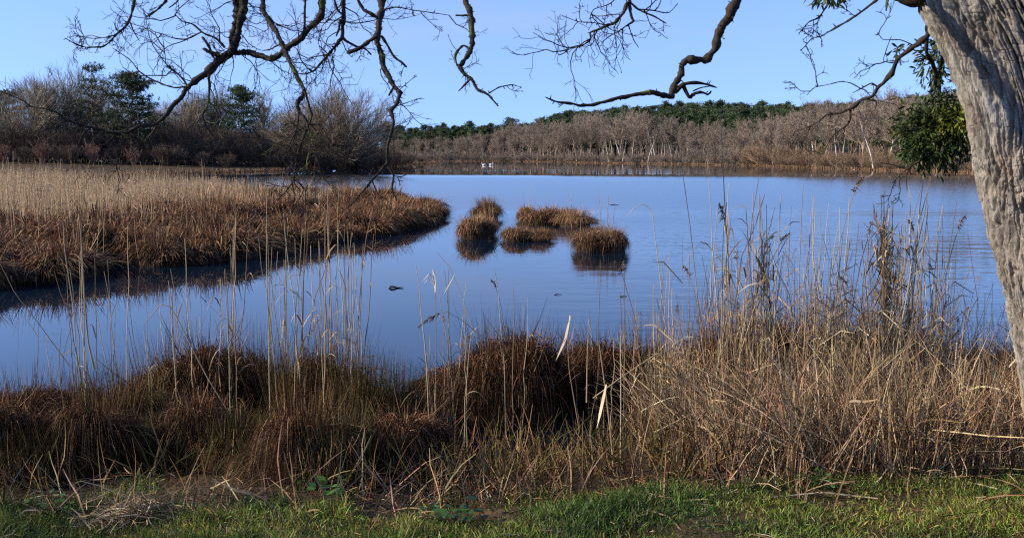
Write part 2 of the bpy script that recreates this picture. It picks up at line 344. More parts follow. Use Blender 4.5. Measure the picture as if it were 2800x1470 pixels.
def shrub(H=5.0, ns=26, n2=9, n3=7, spread=0.9, tone=BARK, w_=0.02, up=0.12, lmin=0.65, trunk=0.0, tf=0.45):
    n = ns; th = rng.uniform(0, 2 * math.pi, n); tl = spread * np.sqrt(rng.uniform(0, 1, n))
    d = np.stack([np.sin(tl) * np.cos(th), np.sin(tl) * np.sin(th), np.cos(tl)], -1)
    st = np.stack([np.cos(th), np.sin(th), 0 * th], -1) * (tl * H * 0.12)[:, None]
    L = H * (1 - trunk) * rng.uniform(lmin, 1.0, n)
    if trunk: st = st * 0.15; st[:, 2] = H * trunk * rng.uniform(0.35, 1.0, n)
    a = strands(st, d, L, 6, 0.08, up); ar = np.linspace(1, 0.3, 6)[None] * (H * 0.008) * np.ones((n, 1))
    b, br, bl = sprout(a, ar, L, n2, 0.15, 1, 0.5, 0.5 - 0.35 * (0.45 - tf), 5, 0.1, up, 0.6, tf)
    c, cr, cl = sprout(b, br, bl, n3, 0.1, 1, 0.5, 0.55, 4, 0.12, up, 0.6, 0.3)
    gs = Geo(); gs.tubes(a, np.maximum(ar, w_ * 0.5), 4, pal(n, tone))
    if trunk: gs.tubes(strands(np.zeros((1, 3)), np.array([[0, 0, 1.0]]), np.array([H * trunk * 1.05]), 6, 0.05, 0.1), np.linspace(1, 0.7, 6)[None] * H * 0.02, 8, pal(1, tone))
    gc = Geo()
    for q in (b, c): gc.ribbons(q, np.full((len(q), 1), w_) * np.linspace(1.2, 0.6, q.shape[1]), rng.normal(size=(len(q), 3)), pal(len(q), tone))
    nm = ('trunk', 'crown') if trunk else ('stem', 'branches')
    return [(nm[0], gs.mesh(nm[0], M_twig)), (nm[1], gc.mesh(nm[1], M_twig))]

NEEDLE = [(0.056, 0.090, 0.034), (0.080, 0.115, 0.044), (0.045, 0.075, 0.034), (0.10, 0.13, 0.052)]
def pine(H=15.0, base=0.4, wid=0.26, nb=42, ntuft=16, nface=9, sz=0.34, flat=0.6, brown=0.0, lift=0.15):
    tr = strands(np.zeros((1, 3)), np.array([[0, 0, 1.0]]), np.array([H * 0.97]), 10, 0.025, 0.1)
    trr = np.linspace(1, 0.15, 10)[None] * H * 0.013
    gt = Geo(); gt.tubes(tr, trr, 7, np.array([[0.16, 0.10, 0.07]]))
    t = np.sort(rng.uniform(base, 1.0, nb)); s, _ = interp_strand(tr, np.zeros(nb, int), t)
    th = rng.uniform(0, 2 * math.pi, nb); q = (t - base) / (1 - base)
    ln = H * wid * (np.sqrt(np.clip(1 - q, 0.03, 1)) * (0.35 + 0.65 * sstep(-0.15, 0.3, q))) * rng.uniform(0.6 - brown, 1.15, nb)
    d = np.stack([np.cos(th), np.sin(th), lift + 0.55 * q], -1)
    br = strands(s, d, ln, 5, 0.1, 0.05)
    gc = Geo(); gc.tubes(br, np.linspace(1, 0.3, 5)[None] * (0.012 * ln[:, None] + 0.02), 3, np.array([[0.13, 0.09, 0.06]]))
    idx = np.repeat(np.arange(nb), ntuft); tt = rng.uniform(0.3, 1.05, nb * ntuft) ** 0.8
    c, tan = interp_strand(br, idx, np.clip(tt, 0, 1))
    c = c + rng.normal(0, 1, c.shape) * (0.05 * H * wid * np.array([1.6, 1.6, flat]))
    cc = np.repeat(c, nface, 0); n = len(cc)
    dirn = nrm(rng.normal(size=(n, 3)) + np.array([0, 0, 0.55])); off = cc + rng.normal(0, sz * 0.5, (n, 3))
    pts = np.stack([off, off + dirn * sz * 0.55, off + dirn * sz * U(0.8, 1.3, n)[:, None]], 1)
    col = np.repeat(pal(nb * ntuft, NEEDLE, 0.22), nface, 0)
    gc.ribbons(pts, np.array([[0.5, 0.45, 0.08]]) * sz, rng.normal(size=(n, 3)), col)
    return [('trunk', gt.mesh('trunk', M_twig)), ('crown', gc.mesh('crown', M_needle))]

TAN = [(0.24, 0.185, 0.14), (0.19, 0.145, 0.11), (0.28, 0.22, 0.165)]
DUSK = [(0.105, 0.072, 0.052), (0.085, 0.060, 0.044), (0.125, 0.086, 0.060)]
BIRCH = [(0.40, 0.36, 0.31)]
oaks = [shrub(14, 36, 13, 17, 1.05, BARK, 0.034, 0.06, 0.86, 0.22, 0.1), shrub(14, 36, 13, 17, 0.9, BARK, 0.034, 0.06, 0.86, 0.25, 0.1), bare_tree(13, 0.9, 16, 9, 7, 6, rmin=0.017, up=0.1, ang=0.65)]
dome = shrub(12, 66, 15, 16, 1.25, [(0.21, 0.16, 0.105), (0.17, 0.13, 0.088)], 0.030, 0.04, 0.9, 0.12, 0.1)
far_bare = [bare_tree(10, 1.0, 12, 7, 6, 6, t0=0.2, rmin=0.015, tone=TAN, up=0.1, ang=0.65) for _ in range(5)]
birch = [bare_tree(10, 0.62, 9, 5, 5, 4, t0=0.35, rmin=0.020, tone=TAN, ttone=BIRCH, ang=0.5, tk=0.8) for _ in range(3)]
shr_dark = [shrub(5, 34, 12, 11, 0.95, DUSK, 0.024, 0.14, 0.8, 0, 0.2) for _ in range(4)]
shr_tan = [shrub(4, 24, 9, 8, 0.95, TAN, 0.03) for _ in range(4)]
shr_warm = [shrub(4, 28, 10, 9, 0.95, [(0.24, 0.165, 0.105), (0.20, 0.14, 0.09)], 0.024) for _ in range(2)]
shr_red = [shrub(4, 24, 9, 7, 0.5, [(0.22, 0.12, 0.09), (0.26, 0.15, 0.11)], 0.022) for _ in range(2)]
NEEDLE, _nd = [tuple(0.62 * c for c in q) for q in NEEDLE], NEEDLE
pines_l = [pine(15, 0.30, 0.56, 100, 22, 9, 0.22, 0.16, 0.35, 0.0), pine(15, 0.36, 0.44, 60, 11, 9, 0.19, 0.14, 0.35, 0.0)]
NEEDLE = [tuple(0.8 * c for c in q) for q in _nd]
pines_f = [pine(15, 0.30, U(0.26, 0.34, 1)[0], 90, 10, 8, 0.29, 0.9, 0.2) for _ in range(6)]

_h0 = {}
def H0_(parts):
    k = parts[0][1].name
    if k not in _h0: _h0[k] = native_top(parts)
    return _h0[k]
def stand(parts, name, px, topy, Y, H0, label, cat, group=None, wid=1.0):
    """put a tree of native height H0 on the ground at column px, depth Y, so high that its crown ends at row topy"""
    b = at(px, 450, Y); z = float(ground_z(b[0], b[1])); top = at(px, topy, Y)[2]; s = (top - z) / H0_(parts)
    return plant(name, parts, label, cat, (b[0], b[1], z - 0.05), rng.uniform(0, 6.28), group, (s * wid, s * wid, s))

# left wood, tree by tree
stand(oaks[0], 'bare_tree', 100, 215, 150, 14, 'leafless grey tree with a low rounded crown, leftmost of the pair beside the pines', 'tree', None, 1.15)
stand(oaks[1], 'bare_tree', 185, 175, 155, 14, 'tallest leafless tree on the left, broad fan crown touching the thin pine', 'tree', None, 1.0)
stand(pines_l[1], 'pine_tree', 258, 172, 148, 15, 'thin open pine with bare stem, between fan shaped bare tree and dense pine', 'tree', None, 0.95)
stand(pines_l[0], 'pine_tree', 362, 195, 145, 15, 'dense dark green pine with full crown above the left thicket', 'tree', None, 1.0)
stand(pines_l[0], 'pine_tree', 30, 245, 160, 15, 'low dark pine at the left edge under the rounded bare tree', 'tree', None, 1.1)
stand(pines_l[1], 'pine_tree', -40, 205, 150, 15, 'dark pine cut by the left picture edge', 'tree')
stand(pines_l[0], 'pine_tree', 660, 232, 165, 15, 'small round topped pine among bare trees left of the twisted branches', 'tree', None, 0.8)
for i, (px, ty, Y, k, wd) in enumerate([(430, 285, 170, 2, 1), (520, 250, 168, 0, 0.9), (585, 232, 172, 1, 0.9), (720, 238, 170, 2, 1), (310, 250, 175, 1, 0.9), (790, 292, 165, 0, 0.9), (475, 275, 165, 1, .9), (840, 285, 172, 1, .8)]):
    stand(oaks[k], 'bare_tree', px, ty, Y, 14, 'leafless grey tree in the left wood standing behind the thicket', 'tree', 'bare trees behind the left thicket', wd)
stand(dome, 'bare_tree', 930, 236, 160, 12, 'big dome shaped leafless tree at the right end of the left wood', 'tree', None, 1.12)
stand(oaks[2], 'bare_tree', 862, 280, 168, 14, 'leafless tree half hidden behind the big dome shaped tree', 'tree', None, 1.0)
# willow thicket below the wood
n_sh = 0
for row, (Y0, dy, ty0) in enumerate([(140, 0, 402), (148, 0, 375), (156, 0, 355), (163, 0, 340)]):
    for px in np.arange(-120 + 25 * (row % 2), 1010 + 0 * row, 62):
        x = px + rng.normal(0, 14); ty = ty0 + rng.normal(0, 9) + 40 * sstep(820, 1050, x) * (1 if row else 0.6) - 22 * sstep(420, 60, x) * (row < 2)
        Y = Y0 + rng.normal(0, 2) + 18 * sstep(500, 1000, x)
        k = shr_red[n_sh % 2] if (row == 0 and x < 420 and n_sh % 2 == 0) else shr_dark[n_sh % 4]; H0 = 4.0 if k in shr_red else 5.0
        stand(k, 'willow_bush', x, ty, Y, H0 * 0.98, 'dark leafless willow bush in the thicket along the left shore', 'bush', 'willow bushes of the left thicket', rng.uniform(1.0, 1.35)); n_sh += 1
for px, ty, Y in [(1020, 385, 190), (1060, 395, 200), (1095, 408, 215), (985, 375, 185), (1040, 415, 185), (1120, 420, 240), (950, 405, 175), (900, 410, 170), (1150, 428, 280), (1075, 425, 205)]:
    stand(shr_dark[n_sh % 4], 'willow_bush', px, ty, Y, 4.9, 'low leafless willow bush on the tapering point of the left shore', 'bush', 'low bushes on the left point', 1.25); n_sh += 1

# far and right shore: pines on the ridge, bare wood below, bushes at the waterline
RIDGE_X = [1000, 1090, 1200, 1330, 1430, 1520, 1600, 1720, 1850, 1950, 2100, 2250, 2400, 2500, 2600, 2750, 2900]
RIDGE_Y = [340, 343, 344, 340, 336, 312, 300, 291, 282, 282, 279, 284, 276, 262, 250, 240, 235]
SHORE_X = [1100, 1200, 1400, 1500, 1700, 1900, 2040, 2200, 2400, 2660, 2800, 2950]
SHORE_Y = [470, 445, 420, 350, 287, 248, 218, 176, 143, 118, 109, 98]
def shoreY(px): return np.interp(px, SHORE_X, SHORE_Y)
npn = 0
for row in range(3):
    px = 1060 + row * 9
    while px < 2720:
        base = shoreY(px); Y = base + np.interp(px, [1100, 1500, 2000, 2700], [60, 70, 80, 60]) + (2 - row) * 22 + rng.normal(0, 4)
        ty = np.interp(px, RIDGE_X, RIDGE_Y) + rng.normal(0, 4.5) + row * 13 
        stand(pines_f[npn % 6], 'pine_tree', px, ty, Y, 15, ['green pine on the skyline of the far ridge', 'green pine in the middle ranks of the far ridge', 'green pine in the front rank of the far ridge, above the bare wood'][row], 'tree', ['skyline pines', 'middle pines', 'front pines'][row] + ' on the far ridge', rng.uniform(1.0, 1.4) * np.interp(px, [1100, 1500, 1800], [1.25, 1.15, 1.0])); npn += 1
        px += (18 + rng.uniform(-5, 6)) * (1.0 if px > 1500 else 0.85)
stand(pines_l[1], 'pine_tree', 2610, 208, 170, 15, 'tall flat topped pine standing above the ridge beside the trunk', 'tree', None, 1.15)
BX = [1080, 1200, 1300, 1400, 1500, 1600, 1700, 1760, 1850, 1950, 2050, 2150, 2250, 2350, 2500, 2600, 2750]
BY = [383, 376, 364, 346, 328, 310, 294, 296, 318, 334, 338, 300, 270, 256, 252, 250, 242]
nb = 0
for row in range(3):
    px = 1075 + row * 14
    while px < 2880:
        Y = shoreY(px) + np.interp(px, [1100, 1500, 2700], [14, 12, 9]) + (2 - row) * np.interp(px, [1100, 2700], [16, 9]) + rng.normal(0, 2)
        ty = np.interp(px, BX, BY) + rng.normal(0, 8) + row * 16
        isb = rng.uniform() < (0.45 if 1600 < px < 1960 or 2200 < px < 2330 else 0.05)
        if isb: stand(birch[nb % 3], 'birch_tree', px, ty + 8, Y - 5, 10, 'slender pale trunked birch among the bare trees of the right shore', 'tree', 'pale birches of the right shore wood', 1.0)
        else: stand(far_bare[nb % 5], 'bare_tree', px, ty, Y, 9.6, 'leafless tan tree in the wood on the far right shore', 'tree', 'bare trees of the right shore wood', rng.uniform(0.95, 1.3))
        nb += 1; px += np.interp(px, [1100, 1500, 2000, 2700], [20, 24, 34, 46]) * rng.uniform(0.75, 1.25)
px = 1090
while px < 2880:
    for q in range(2):
        Y = shoreY(px) + (3 + 4 * q); h = np.interp(px, [1100, 1500, 1900, 2050, 2150, 2700], [26, 30, 38, 62, 52, 62]) * rng.uniform(0.7, 1.15) * (0.85 if q == 0 else 1.1)
        b = at(px, 450, Y)
        base_py = HOR + CAM_H / Y * FPX
        stand(shr_warm[nb % 2] if px > 2030 else shr_tan[nb % 4], 'shore_bush', px + rng.normal(0, 6), base_py - h, Y, 3.9, 'low bare bush at the waterline of the right shore', 'bush', 'bushes along the right waterline', rng.uniform(1.1, 1.5)); nb += 1
    px += np.interp(px, [1100, 1500, 2000, 2700], [22, 28, 36, 48])

# ------------------------------------------------------------------ sedge tussocks
RUST = [(0.22, 0.105, 0.050), (0.28, 0.15, 0.074), (0.15, 0.070, 0.036), (0.34, 0.21, 0.112), (0.085, 0.043, 0.024)]
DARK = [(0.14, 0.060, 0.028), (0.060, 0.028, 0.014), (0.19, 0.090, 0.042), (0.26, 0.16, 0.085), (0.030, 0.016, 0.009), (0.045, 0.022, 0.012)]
OLIVE = [(0.070, 0.064, 0.017), (0.045, 0.044, 0.012), (0.11, 0.075, 0.028), (0.18, 0.125, 0.055), (0.035, 0.021, 0.010)]
OLD_SHADE = [(0.028, 0.016, 0.009), (0.044, 0.024, 0.013), (0.020, 0.012, 0.008)]      # rotted leaves at the foot, darkened to stand in for shade under the tussock
STRAW = [(0.35, 0.26, 0.15), (0.29, 0.205, 0.115), (0.42, 0.33, 0.20), (0.23, 0.15, 0.08)]
def tussock(n, tone, w_, upright=0.15, K=6, droop=1.0, core=True, tall=1.0, flat=False):
    """unit tussock: radius about 1, height about 1, blades arching out and hanging down round a peat mound"""
    th = rng.uniform(0, 2 * math.pi, n); rr = 0.62 * np.sqrt(rng.uniform(0, 1, n))
    f1, f2 = rng.uniform(0, 6.28, 2); lob = 1 + 0.22 * np.sin(2 * th + f1) + 0.16 * np.sin(3 * th + f2)
    o = np.stack([np.cos(th) * lob, np.sin(th) * lob, 0 * th], -1)
    p0 = o * rr[:, None]; p0[:, 2] = 0.55 * (1 - rr ** 2) * rng.uniform(0.3, 1, n)
    j = rng.normal(0, 0.20, (n, 3)); j[:, 2] = 0
    isup = rng.uniform(0, 1, n) < upright
    re = rr + rng.uniform(0.25, 0.75, n); ze = np.where(rr > 0.35, rng.uniform(0.0, 0.5, n), rng.uniform(0.25, 0.8, n)) * (2 - droop)
    p2 = o * re[:, None] + j; p2[:, 2] = ze
    p1 = o * (rr + 0.16 + 0.3 * rr)[:, None] + j * 0.3; p1[:, 2] = p0[:, 2] + rng.uniform(0.35, 1.0, n) * (1 + 0.3 * np.sin(th + f2))
    if flat:                                    # broad mound, steep hanging sides
        rr = 0.88 * np.sqrt(rng.uniform(0, 1, n)); hm = 0.74 + 0.12 * np.sin(2 * th + f2) * rr
        p0 = o * rr[:, None]; p0[:, 2] = hm * (1 - 0.60 * rr ** 3) * rng.uniform(0.6, 1, n)
        p1 = p0 + o * 0.16 + j * 0.5; p1[:, 2] += rng.uniform(0.10, 0.42, n)
        re = rr + rng.uniform(0.08, 0.30, n); ze = np.where(rr > 0.55, rng.uniform(-0.12, 0.34, n), p0[:, 2] - rng.uniform(-0.1, 0.25, n)); p2 = o * re[:, None] + j * 0.9; p2[:, 2] = ze
    upz = rng.uniform(0.7, 1.25, n) * tall * (0.45 if flat else 1)
    p2[isup] = (p0 + o * 0.25 + j * 1.2)[isup]; p2[isup, 2] = p0[isup, 2] + upz[isup]
    p1[isup] = ((p0 + p2) * 0.5)[isup] + j[isup] * 0.2
    t = np.linspace(0, 1, K)[None, :, None]
    pts = (1 - t) ** 2 * p0[:, None] + 2 * t * (1 - t) * p1[:, None] + t * t * p2[:, None]
    sd = np.stack([-np.sin(th), np.cos(th), 0 * th], -1) + rng.normal(0, 0.5, (n, 3))
    g = Geo(); g.ribbons(pts, w_ * rng.uniform(0.7, 1.3, (n, 1)) * np.interp(np.linspace(0, 1, K), [0, 0.4, 1], [0.8, 1, 0.2]), sd, np.where(((ze < 0.26) & ~isup & (rng.uniform(0, 1, n) < 0.75))[:, None], pal(n, OLD_SHADE, 0.3), pal(n, tone, 0.28)))  # most low-ending blades get the rotted tone, with shade put into the colour
    out = [('leaf_tuft', g.mesh('leaf_tuft', M_sedge))]
    if core:
        u = np.linspace(0, 2 * math.pi, 20, endpoint=False); q = np.linspace(0, 1, 8)
        A, B = np.meshgrid(q, u, indexing='ij'); rad = (0.78 if flat else 0.8) * np.sin(A * math.pi / 2) ** (0.8 if flat else 1)
        v = np.stack([rad * np.cos(B), rad * np.sin(B), 0.62 * np.cos(A * math.pi / 2) - 0.15 * (A == 1)], -1); v = v * (1 + 0.25 * fbm(v * 3 + 5, 2)[..., None])
        i = np.arange(7)[:, None] * 20; jj = np.arange(20)[None]; kk = (jj + 1) % 20
        g2 = Geo(); g2.raw(v, np.stack([i + jj, i + 20 + jj, i + 20 + kk, i + kk], -1).reshape(-1, 4), (0.045, 0.030, 0.018)); out.append(('root_mound', g2.mesh('root_mound', M_mud)))
    return out
T_mid = [tussock(1500, RUST, 0.020, 0.07, flat=k > 1) for k in range(4)] + [tussock(1500, DARK + RUST, 0.020, 0.06, flat=k > 0) for k in range(2)]
T_isl = [tussock(4200, RUST + [(0.42, 0.27, 0.14)], 0.016, (0.16, 0.08, 0.11)[k], flat=k != 0) for k in range(3)]
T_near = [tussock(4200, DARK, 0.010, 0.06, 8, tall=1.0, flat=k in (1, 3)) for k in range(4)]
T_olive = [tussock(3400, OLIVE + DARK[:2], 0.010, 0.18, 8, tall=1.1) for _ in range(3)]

def tus(var, x, y, R, H, label, group=None, z=None):
    z = float(ground_z(x, y)) if z is None else z
    return plant('sedge_tussock', var, label, 'tussock', (x, y, max(z, -0.06)), rng.uniform(0, 6.28), group, (R, R * rng.uniform(0.9, 1.1), H))
def tus_px(var, px, base, wpx, top, label, group=None, dz=0.0):      # base row on the water, width in px, top row
    p = gp(px, base); Y = p[1]; R = wpx / 2 / FPX * Y
    H = at(px, top, Y + R * 0.6)[2]
    return tus(var, p[0], Y + R * 0.75, R * 0.86, max(H, 0.15) / native_top(var, 99), label, group, -0.02)
# islets in open water
tus_px(T_isl[0], 1330, 600, 88, 540, 'small upright brown tussock islet, farthest back of the left pair')
tus_px(T_isl[1], 1296, 655, 112, 588, 'rounded brown tussock islet in front, leftmost of the islets')
tus_px(T_isl[2], 1412, 660, 105, 618, 'low brown tussock forming the left end of the middle islet')
tus_px(T_isl[0], 1475, 660, 85, 622, 'low brown tussock forming the right end of the middle islet')
tus_px(T_isl[1], 1440, 608, 62, 562, 'little tussock at the far left tip of the long back islet')
tus_px(T_isl[2], 1500, 618, 120, 566, 'tawny tussock in the left middle of the long back islet')
tus_px(T_isl[0], 1575, 622, 120, 570, 'tawny tussock at the right end of the long back islet')
tus_px(T_isl[2], 1535, 614, 90, 568, 'tawny tussock in the right middle of the long back islet')
tus_px(T_isl[0], 1322, 640, 80, 588, 'brown tussock filling the gap between the two left islets')
tus_px(T_isl[0], 1645, 684, 90, 618, 'shaggy tussock in the middle of the big front islet behind its halves')
tus_px(T_isl[1], 1612, 690, 110, 626, 'left half of the big front islet, lit tawny tussock with straw stalks')
tus_px(T_isl[2], 1678, 690, 108, 622, 'right half of the big front islet, dark edged tussock')
def islet_reed(px, base, top, lab):
    c = gp(px, base); h = at(px, top, c[1])[2]; s = h
    plant('reed', R_isl[int(px) % 4], lab, 'reed', (c[0], c[1] + 0.3, -0.02), rng.uniform(0, 6), 'pale reeds standing on the islets', (2.2, 2.2, s))
# edge of the reed bed
def inside(poly, n, lo, hi):
    out = []
    while len(out) < n:
        x = rng.uniform(lo[0], hi[0], 4000); y = rng.uniform(lo[1], hi[1], 4000); k = sdist(poly, x, y) > 0.3
        out += list(zip(x[k], y[k]))
    return np.array(out[:n])
edge = BED[0:12]
nt_ = 0
for a, b in zip(edge[:-1], edge[1:]):
    L = np.linalg.norm(b - a); m = max(1, int(L / 0.85))
    for k in range(m):
        p = a + (b - a) * ((k + rng.uniform(0.1, 0.9)) / m); nrm_in = np.array([-(b - a)[1], (b - a)[0]]) / L
        for row in range(2):
            q = p + nrm_in * (0.3 + 0.9 * row + rng.uniform(0, 0.3)); s = rng.uniform(0.42, 0.62)
            tus(T_mid[nt_ % 6], q[0], q[1], s, rng.uniform(0.42, 0.58), 'rusty sedge tussock hanging over the water along the front edge of the reed bed', 'tussocks on the front edge of the reed bed'); nt_ += 1
pts = inside(BED, 900, (-26, 13), (-2, 48)); pd = sdist(BED, pts[:, 0], pts[:, 1]); pts = pts[rng.uniform(0, 1, len(pts)) < 0.06 + 0.9 * (pd < 7.5) * (pts[:, 0] > -14)][:240]
for x, y in pts:
    tus(T_mid[nt_ % 6], x, y, rng.uniform(0.45, 1.0), rng.uniform(0.28, 0.70), 'low rusty sedge tussock among the straw reeds inside the reed bed', 'tussocks inside the reed bed'); nt_ += 1
tus_px(T_mid[4], 1198, 602, 60, 560, 'dark round tussock at the very tip of the reed bed')
tus_px(T_mid[5], 1150, 590, 80, 538, 'rusty tussock just behind the tip of the reed bed')

# reed bed: thousands of stems nobody could count
def reed_field(name, x, y, hmin, hmax, w_, tone, lean=0.08, label=None, leaf=0.35, z=None):
    n = len(x); z = ground_z(x, y) if z is None else z; h = rng.uniform(hmin, hmax, n) if np.isscalar(hmin) else hmin + (hmax - hmin) * rng.uniform(0, 1, n)
    dx = rng.normal(0, lean, (n, 2)); b = np.stack([x, y, z - 0.03], -1)
    t = np.linspace(0, 1, 4)[None, :, None]; top = np.concatenate([dx * h[:, None], h[:, None]], 1)
    bend = np.concatenate([rng.normal(0, 0.04, (n, 2)), np.zeros((n, 1))], 1) * h[:, None]
    pts = b[:, None] + t * top[:, None] + (t * (1 - t)) * 4 * bend[:, None]
    g = Geo(); g.tubes(pts, (w_ * 0.5 * rng.uniform(0.7, 1.2, (n, 1))) * np.linspace(1, 0.5, 4), 3, pal(n, tone))
    m = int(n * leaf); i = rng.integers(0, n, m); tt = rng.uniform(0.3, 0.9, m); s, _ = interp_strand(pts, i, tt); th = rng.uniform(0, 6.28, m)
    o = np.stack([np.cos(th), np.sin(th), rng.uniform(0.2, 0.9, m)], -1); ln = rng.uniform(0.12, 0.32, m)[:, None]
    lp = np.stack([s, s + o * ln * 0.6, s + o * ln * 0.95 - np.array([0, 0, 1]) * ln * rng.uniform(0.1, 0.9, (m, 1))], 1)
    g.ribbons(lp, np.array([[0.8, 1, 0.15]]) * w_ * 1.6, rng.normal(size=(m, 3)), pal(m, tone))
    return tag(g.build(name, M_straw), label, 'reeds', None, 'stuff')
BEDSTRAW = [(0.38, 0.275, 0.165), (0.32, 0.22, 0.13), (0.44, 0.335, 0.21), (0.20, 0.125, 0.075)]
p = inside(BED, 26000, (-27, 15), (-1.5, 54)); dens = fbm(np.concatenate([p * 0.25, p[:, :1] * 0], 1), 2)
d_in = sdist(BED, p[:, 0], p[:, 1])
dfr = np.full(len(p), 1e9)                      # distance from the front edge of the bed
for a_, b_ in zip(BED[0:11], BED[1:12]):
    e_ = b_ - a_; t_ = np.clip(((p - a_) @ e_) / (e_ @ e_), 0, 1); dfr = np.minimum(dfr, np.linalg.norm(p - a_ - t_[:, None] * e_, axis=1))
keep = (dens + 0.25 + 0.25 * sstep(1, 5, d_in) > rng.uniform(0, 0.55, len(p))) & (rng.uniform(0, 1, len(p)) < 0.05 + 0.9 * sstep(2.5, 7.5, dfr)); p = p[keep]
hh = np.interp(p[:, 0] / p[:, 1], [-0.5, -0.32, -0.2, -0.1], [1.25, 1.0, 0.72, 0.62]) * (1 + 0.25 * fbm(np.concatenate([p * 0.4, p[:, :1] * 0], 1), 2))
reed_field('reed_bed', p[:, 0], p[:, 1], hh * 0.6, hh * (1.2 + 0.5 * (rng.uniform(0, 1, len(hh)) < 0.06)), 0.011, BEDSTRAW, 0.07, 'straw coloured dry reeds filling the marsh on the left')
p = inside(BED, 16000, (-27, 14), (-1.5, 52)); p = p[rng.uniform(0, 1, len(p)) < 0.30 + 0.5 * sstep(3, 8, sdist(BED, p[:, 0], p[:, 1]))]
def litter(name, x, y, z, lmin, lmax, w_, tone, tilt, label, cat='litter', mat=None, K=4, zspread=0.0, comb=0.0, wander=0.12):
    n = len(x); th = rng.uniform(0, 6.28, n)
    if comb: th = np.where(rng.uniform(0, 1, n) < comb, 9 * fbm(np.stack([x * 1.1, y * 1.1, 0 * x + 8], -1), 2) + rng.normal(0, 0.35, n), th)
    el = np.clip(rng.normal(tilt[0], tilt[1], n), -0.2, 1.55); L = rng.uniform(lmin, lmax, n)
    d = np.stack([np.cos(th) * np.cos(el), np.sin(th) * np.cos(el), np.sin(el)], -1)
    b = np.stack([x, y, z + rng.uniform(0, 1, n) * zspread], -1)
    pts = strands(b, d, L, K, wander, -0.06)
    g = Geo(); g.ribbons(pts, w_ * rng.uniform(0.6, 1.4, (n, 1)) * np.interp(np.linspace(0, 1, K), [0, 0.5, 1], [0.8, 1, 0.3]), rng.normal(size=(n, 3)), pal(n, tone, 0.25))
    return tag(g.build(name, mat or M_straw), label, cat, None, 'stuff')
litter('sedge_mat', p[:, 0], p[:, 1], ground_z(p[:, 0], p[:, 1]), 0.15, 0.5, 0.014, RUST + DARK[:3], (0.7, 0.4), 'matted rusty sedge between the reeds of the marsh', 'sedge', M_sedge)

# reddish grass strips along the far shorelines
def shore_strip(name, pts_, wd, n, h, label):
    a = np.array(pts_); seg = np.linalg.norm(np.diff(a, axis=0), axis=1); cs = np.concatenate([[0], np.cumsum(seg)])
    u = rng.uniform(0, cs[-1], n); x = np.interp(u, cs, a[:, 0]); y = np.interp(u, cs, a[:, 1]) + rng.uniform(-0.3, wd, n)
    return litter(name, x, y, np.maximum(ground_z(x, y), 0), h * 0.5, h, 0.06, [(0.22, 0.13, 0.075), (0.28, 0.18, 0.11), (0.15, 0.085, 0.05)], (1.1, 0.3), label, 'grass', M_sedge, 3)
shore_strip('shore_grass', P((1180, 440.8), (1400, 441), (1500, 443.5), (1700, 447), (1900, 450), (2040, 453), (2200, 459), (2400, 466), (2660, 474), (2800, 478)), 2.0, 9000, 0.5, 'strip of reddish dry grass along the right waterline')
shore_strip('shore_grass', P((300, 480), (560, 474), (700, 469), (850, 464), (1000, 457), (1100, 451), (1190, 446.5)), 2.5, 6000, 0.6, 'strip of reddish dry grass below the left thicket')

# ------------------------------------------------------------------ near bank: tussocks
NT = [(60, 1060, 260, 'D', 6.4), (-60, 1070, 240, 'D', 6.6), (190, 1062, 220, 'D', 6.9), (330, 1020, 260, 'O', 6.3), (450, 975, 230, 'D', 7.3), (560, 950, 280, 'D', 7.0), (690, 960, 240, 'D', 7.4),
      (800, 975, 220, 'O', 6.8), (905, 950, 240, 'D', 7.0), (990, 985, 220, 'O', 6.6), (1075, 1010, 190, 'O', 6.9), (1240, 1005, 240, 'D', 7.9), (1345, 935, 220, 'D', 7.6), (1430, 915, 240, 'D', 7.4),
      (1530, 950, 200, 'D', 8.1), (1640, 935, 240, 'D', 8.0), (1760, 935, 200, 'D', 8.0), (1850, 970, 220, 'O', 7.2), (1980, 900, 260, 'D', 7.2), (2100, 880, 260, 'D', 7.5), (2250, 895, 280, 'D', 7.6), (2400, 900, 300, 'D', 7.3), (2560, 920, 260, 'D', 7.2), (2680, 960, 220, 'D', 7.4), (2790, 950, 220, 'D', 7.7)]
NT += [(px, 1135 + 45 * math.sin(px * 0.02), 250, 'O' if k % 3 else 'D', 5.35 + 0.2 * math.sin(px)) for k, px in enumerate(range(-40, 1120, 95))]
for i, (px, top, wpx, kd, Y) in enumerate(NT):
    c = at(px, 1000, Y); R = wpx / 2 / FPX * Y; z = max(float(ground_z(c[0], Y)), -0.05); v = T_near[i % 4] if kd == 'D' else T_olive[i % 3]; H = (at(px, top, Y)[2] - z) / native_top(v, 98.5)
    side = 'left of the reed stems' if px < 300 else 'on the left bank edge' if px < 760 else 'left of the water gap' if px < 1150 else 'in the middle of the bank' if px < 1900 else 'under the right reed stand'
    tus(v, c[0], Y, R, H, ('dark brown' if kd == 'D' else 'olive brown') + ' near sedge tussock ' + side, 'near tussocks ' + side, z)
# filler sedge down the shaded bank
n = 3600; x = U(-4.2, 1.2, n); y = U(4.7, 6.3, n); k = (y < shore_y(x) - 0.05) & (fbm(np.stack([x * 1.3, y * 1.3, 0 * x], -1), 2) > -0.25) & (y > 4.7 + 0.15 * np.sin(x * 3)); x, y = x[k], y[k]
litter('bank_sedge', x, y, ground_z(x, y), 0.12, 0.40, 0.006, OLIVE + DARK[:2] + OLIVE, (1.0, 0.35), 'dark olive sedge growing down the shaded near bank', 'sedge', M_sedge, 5)

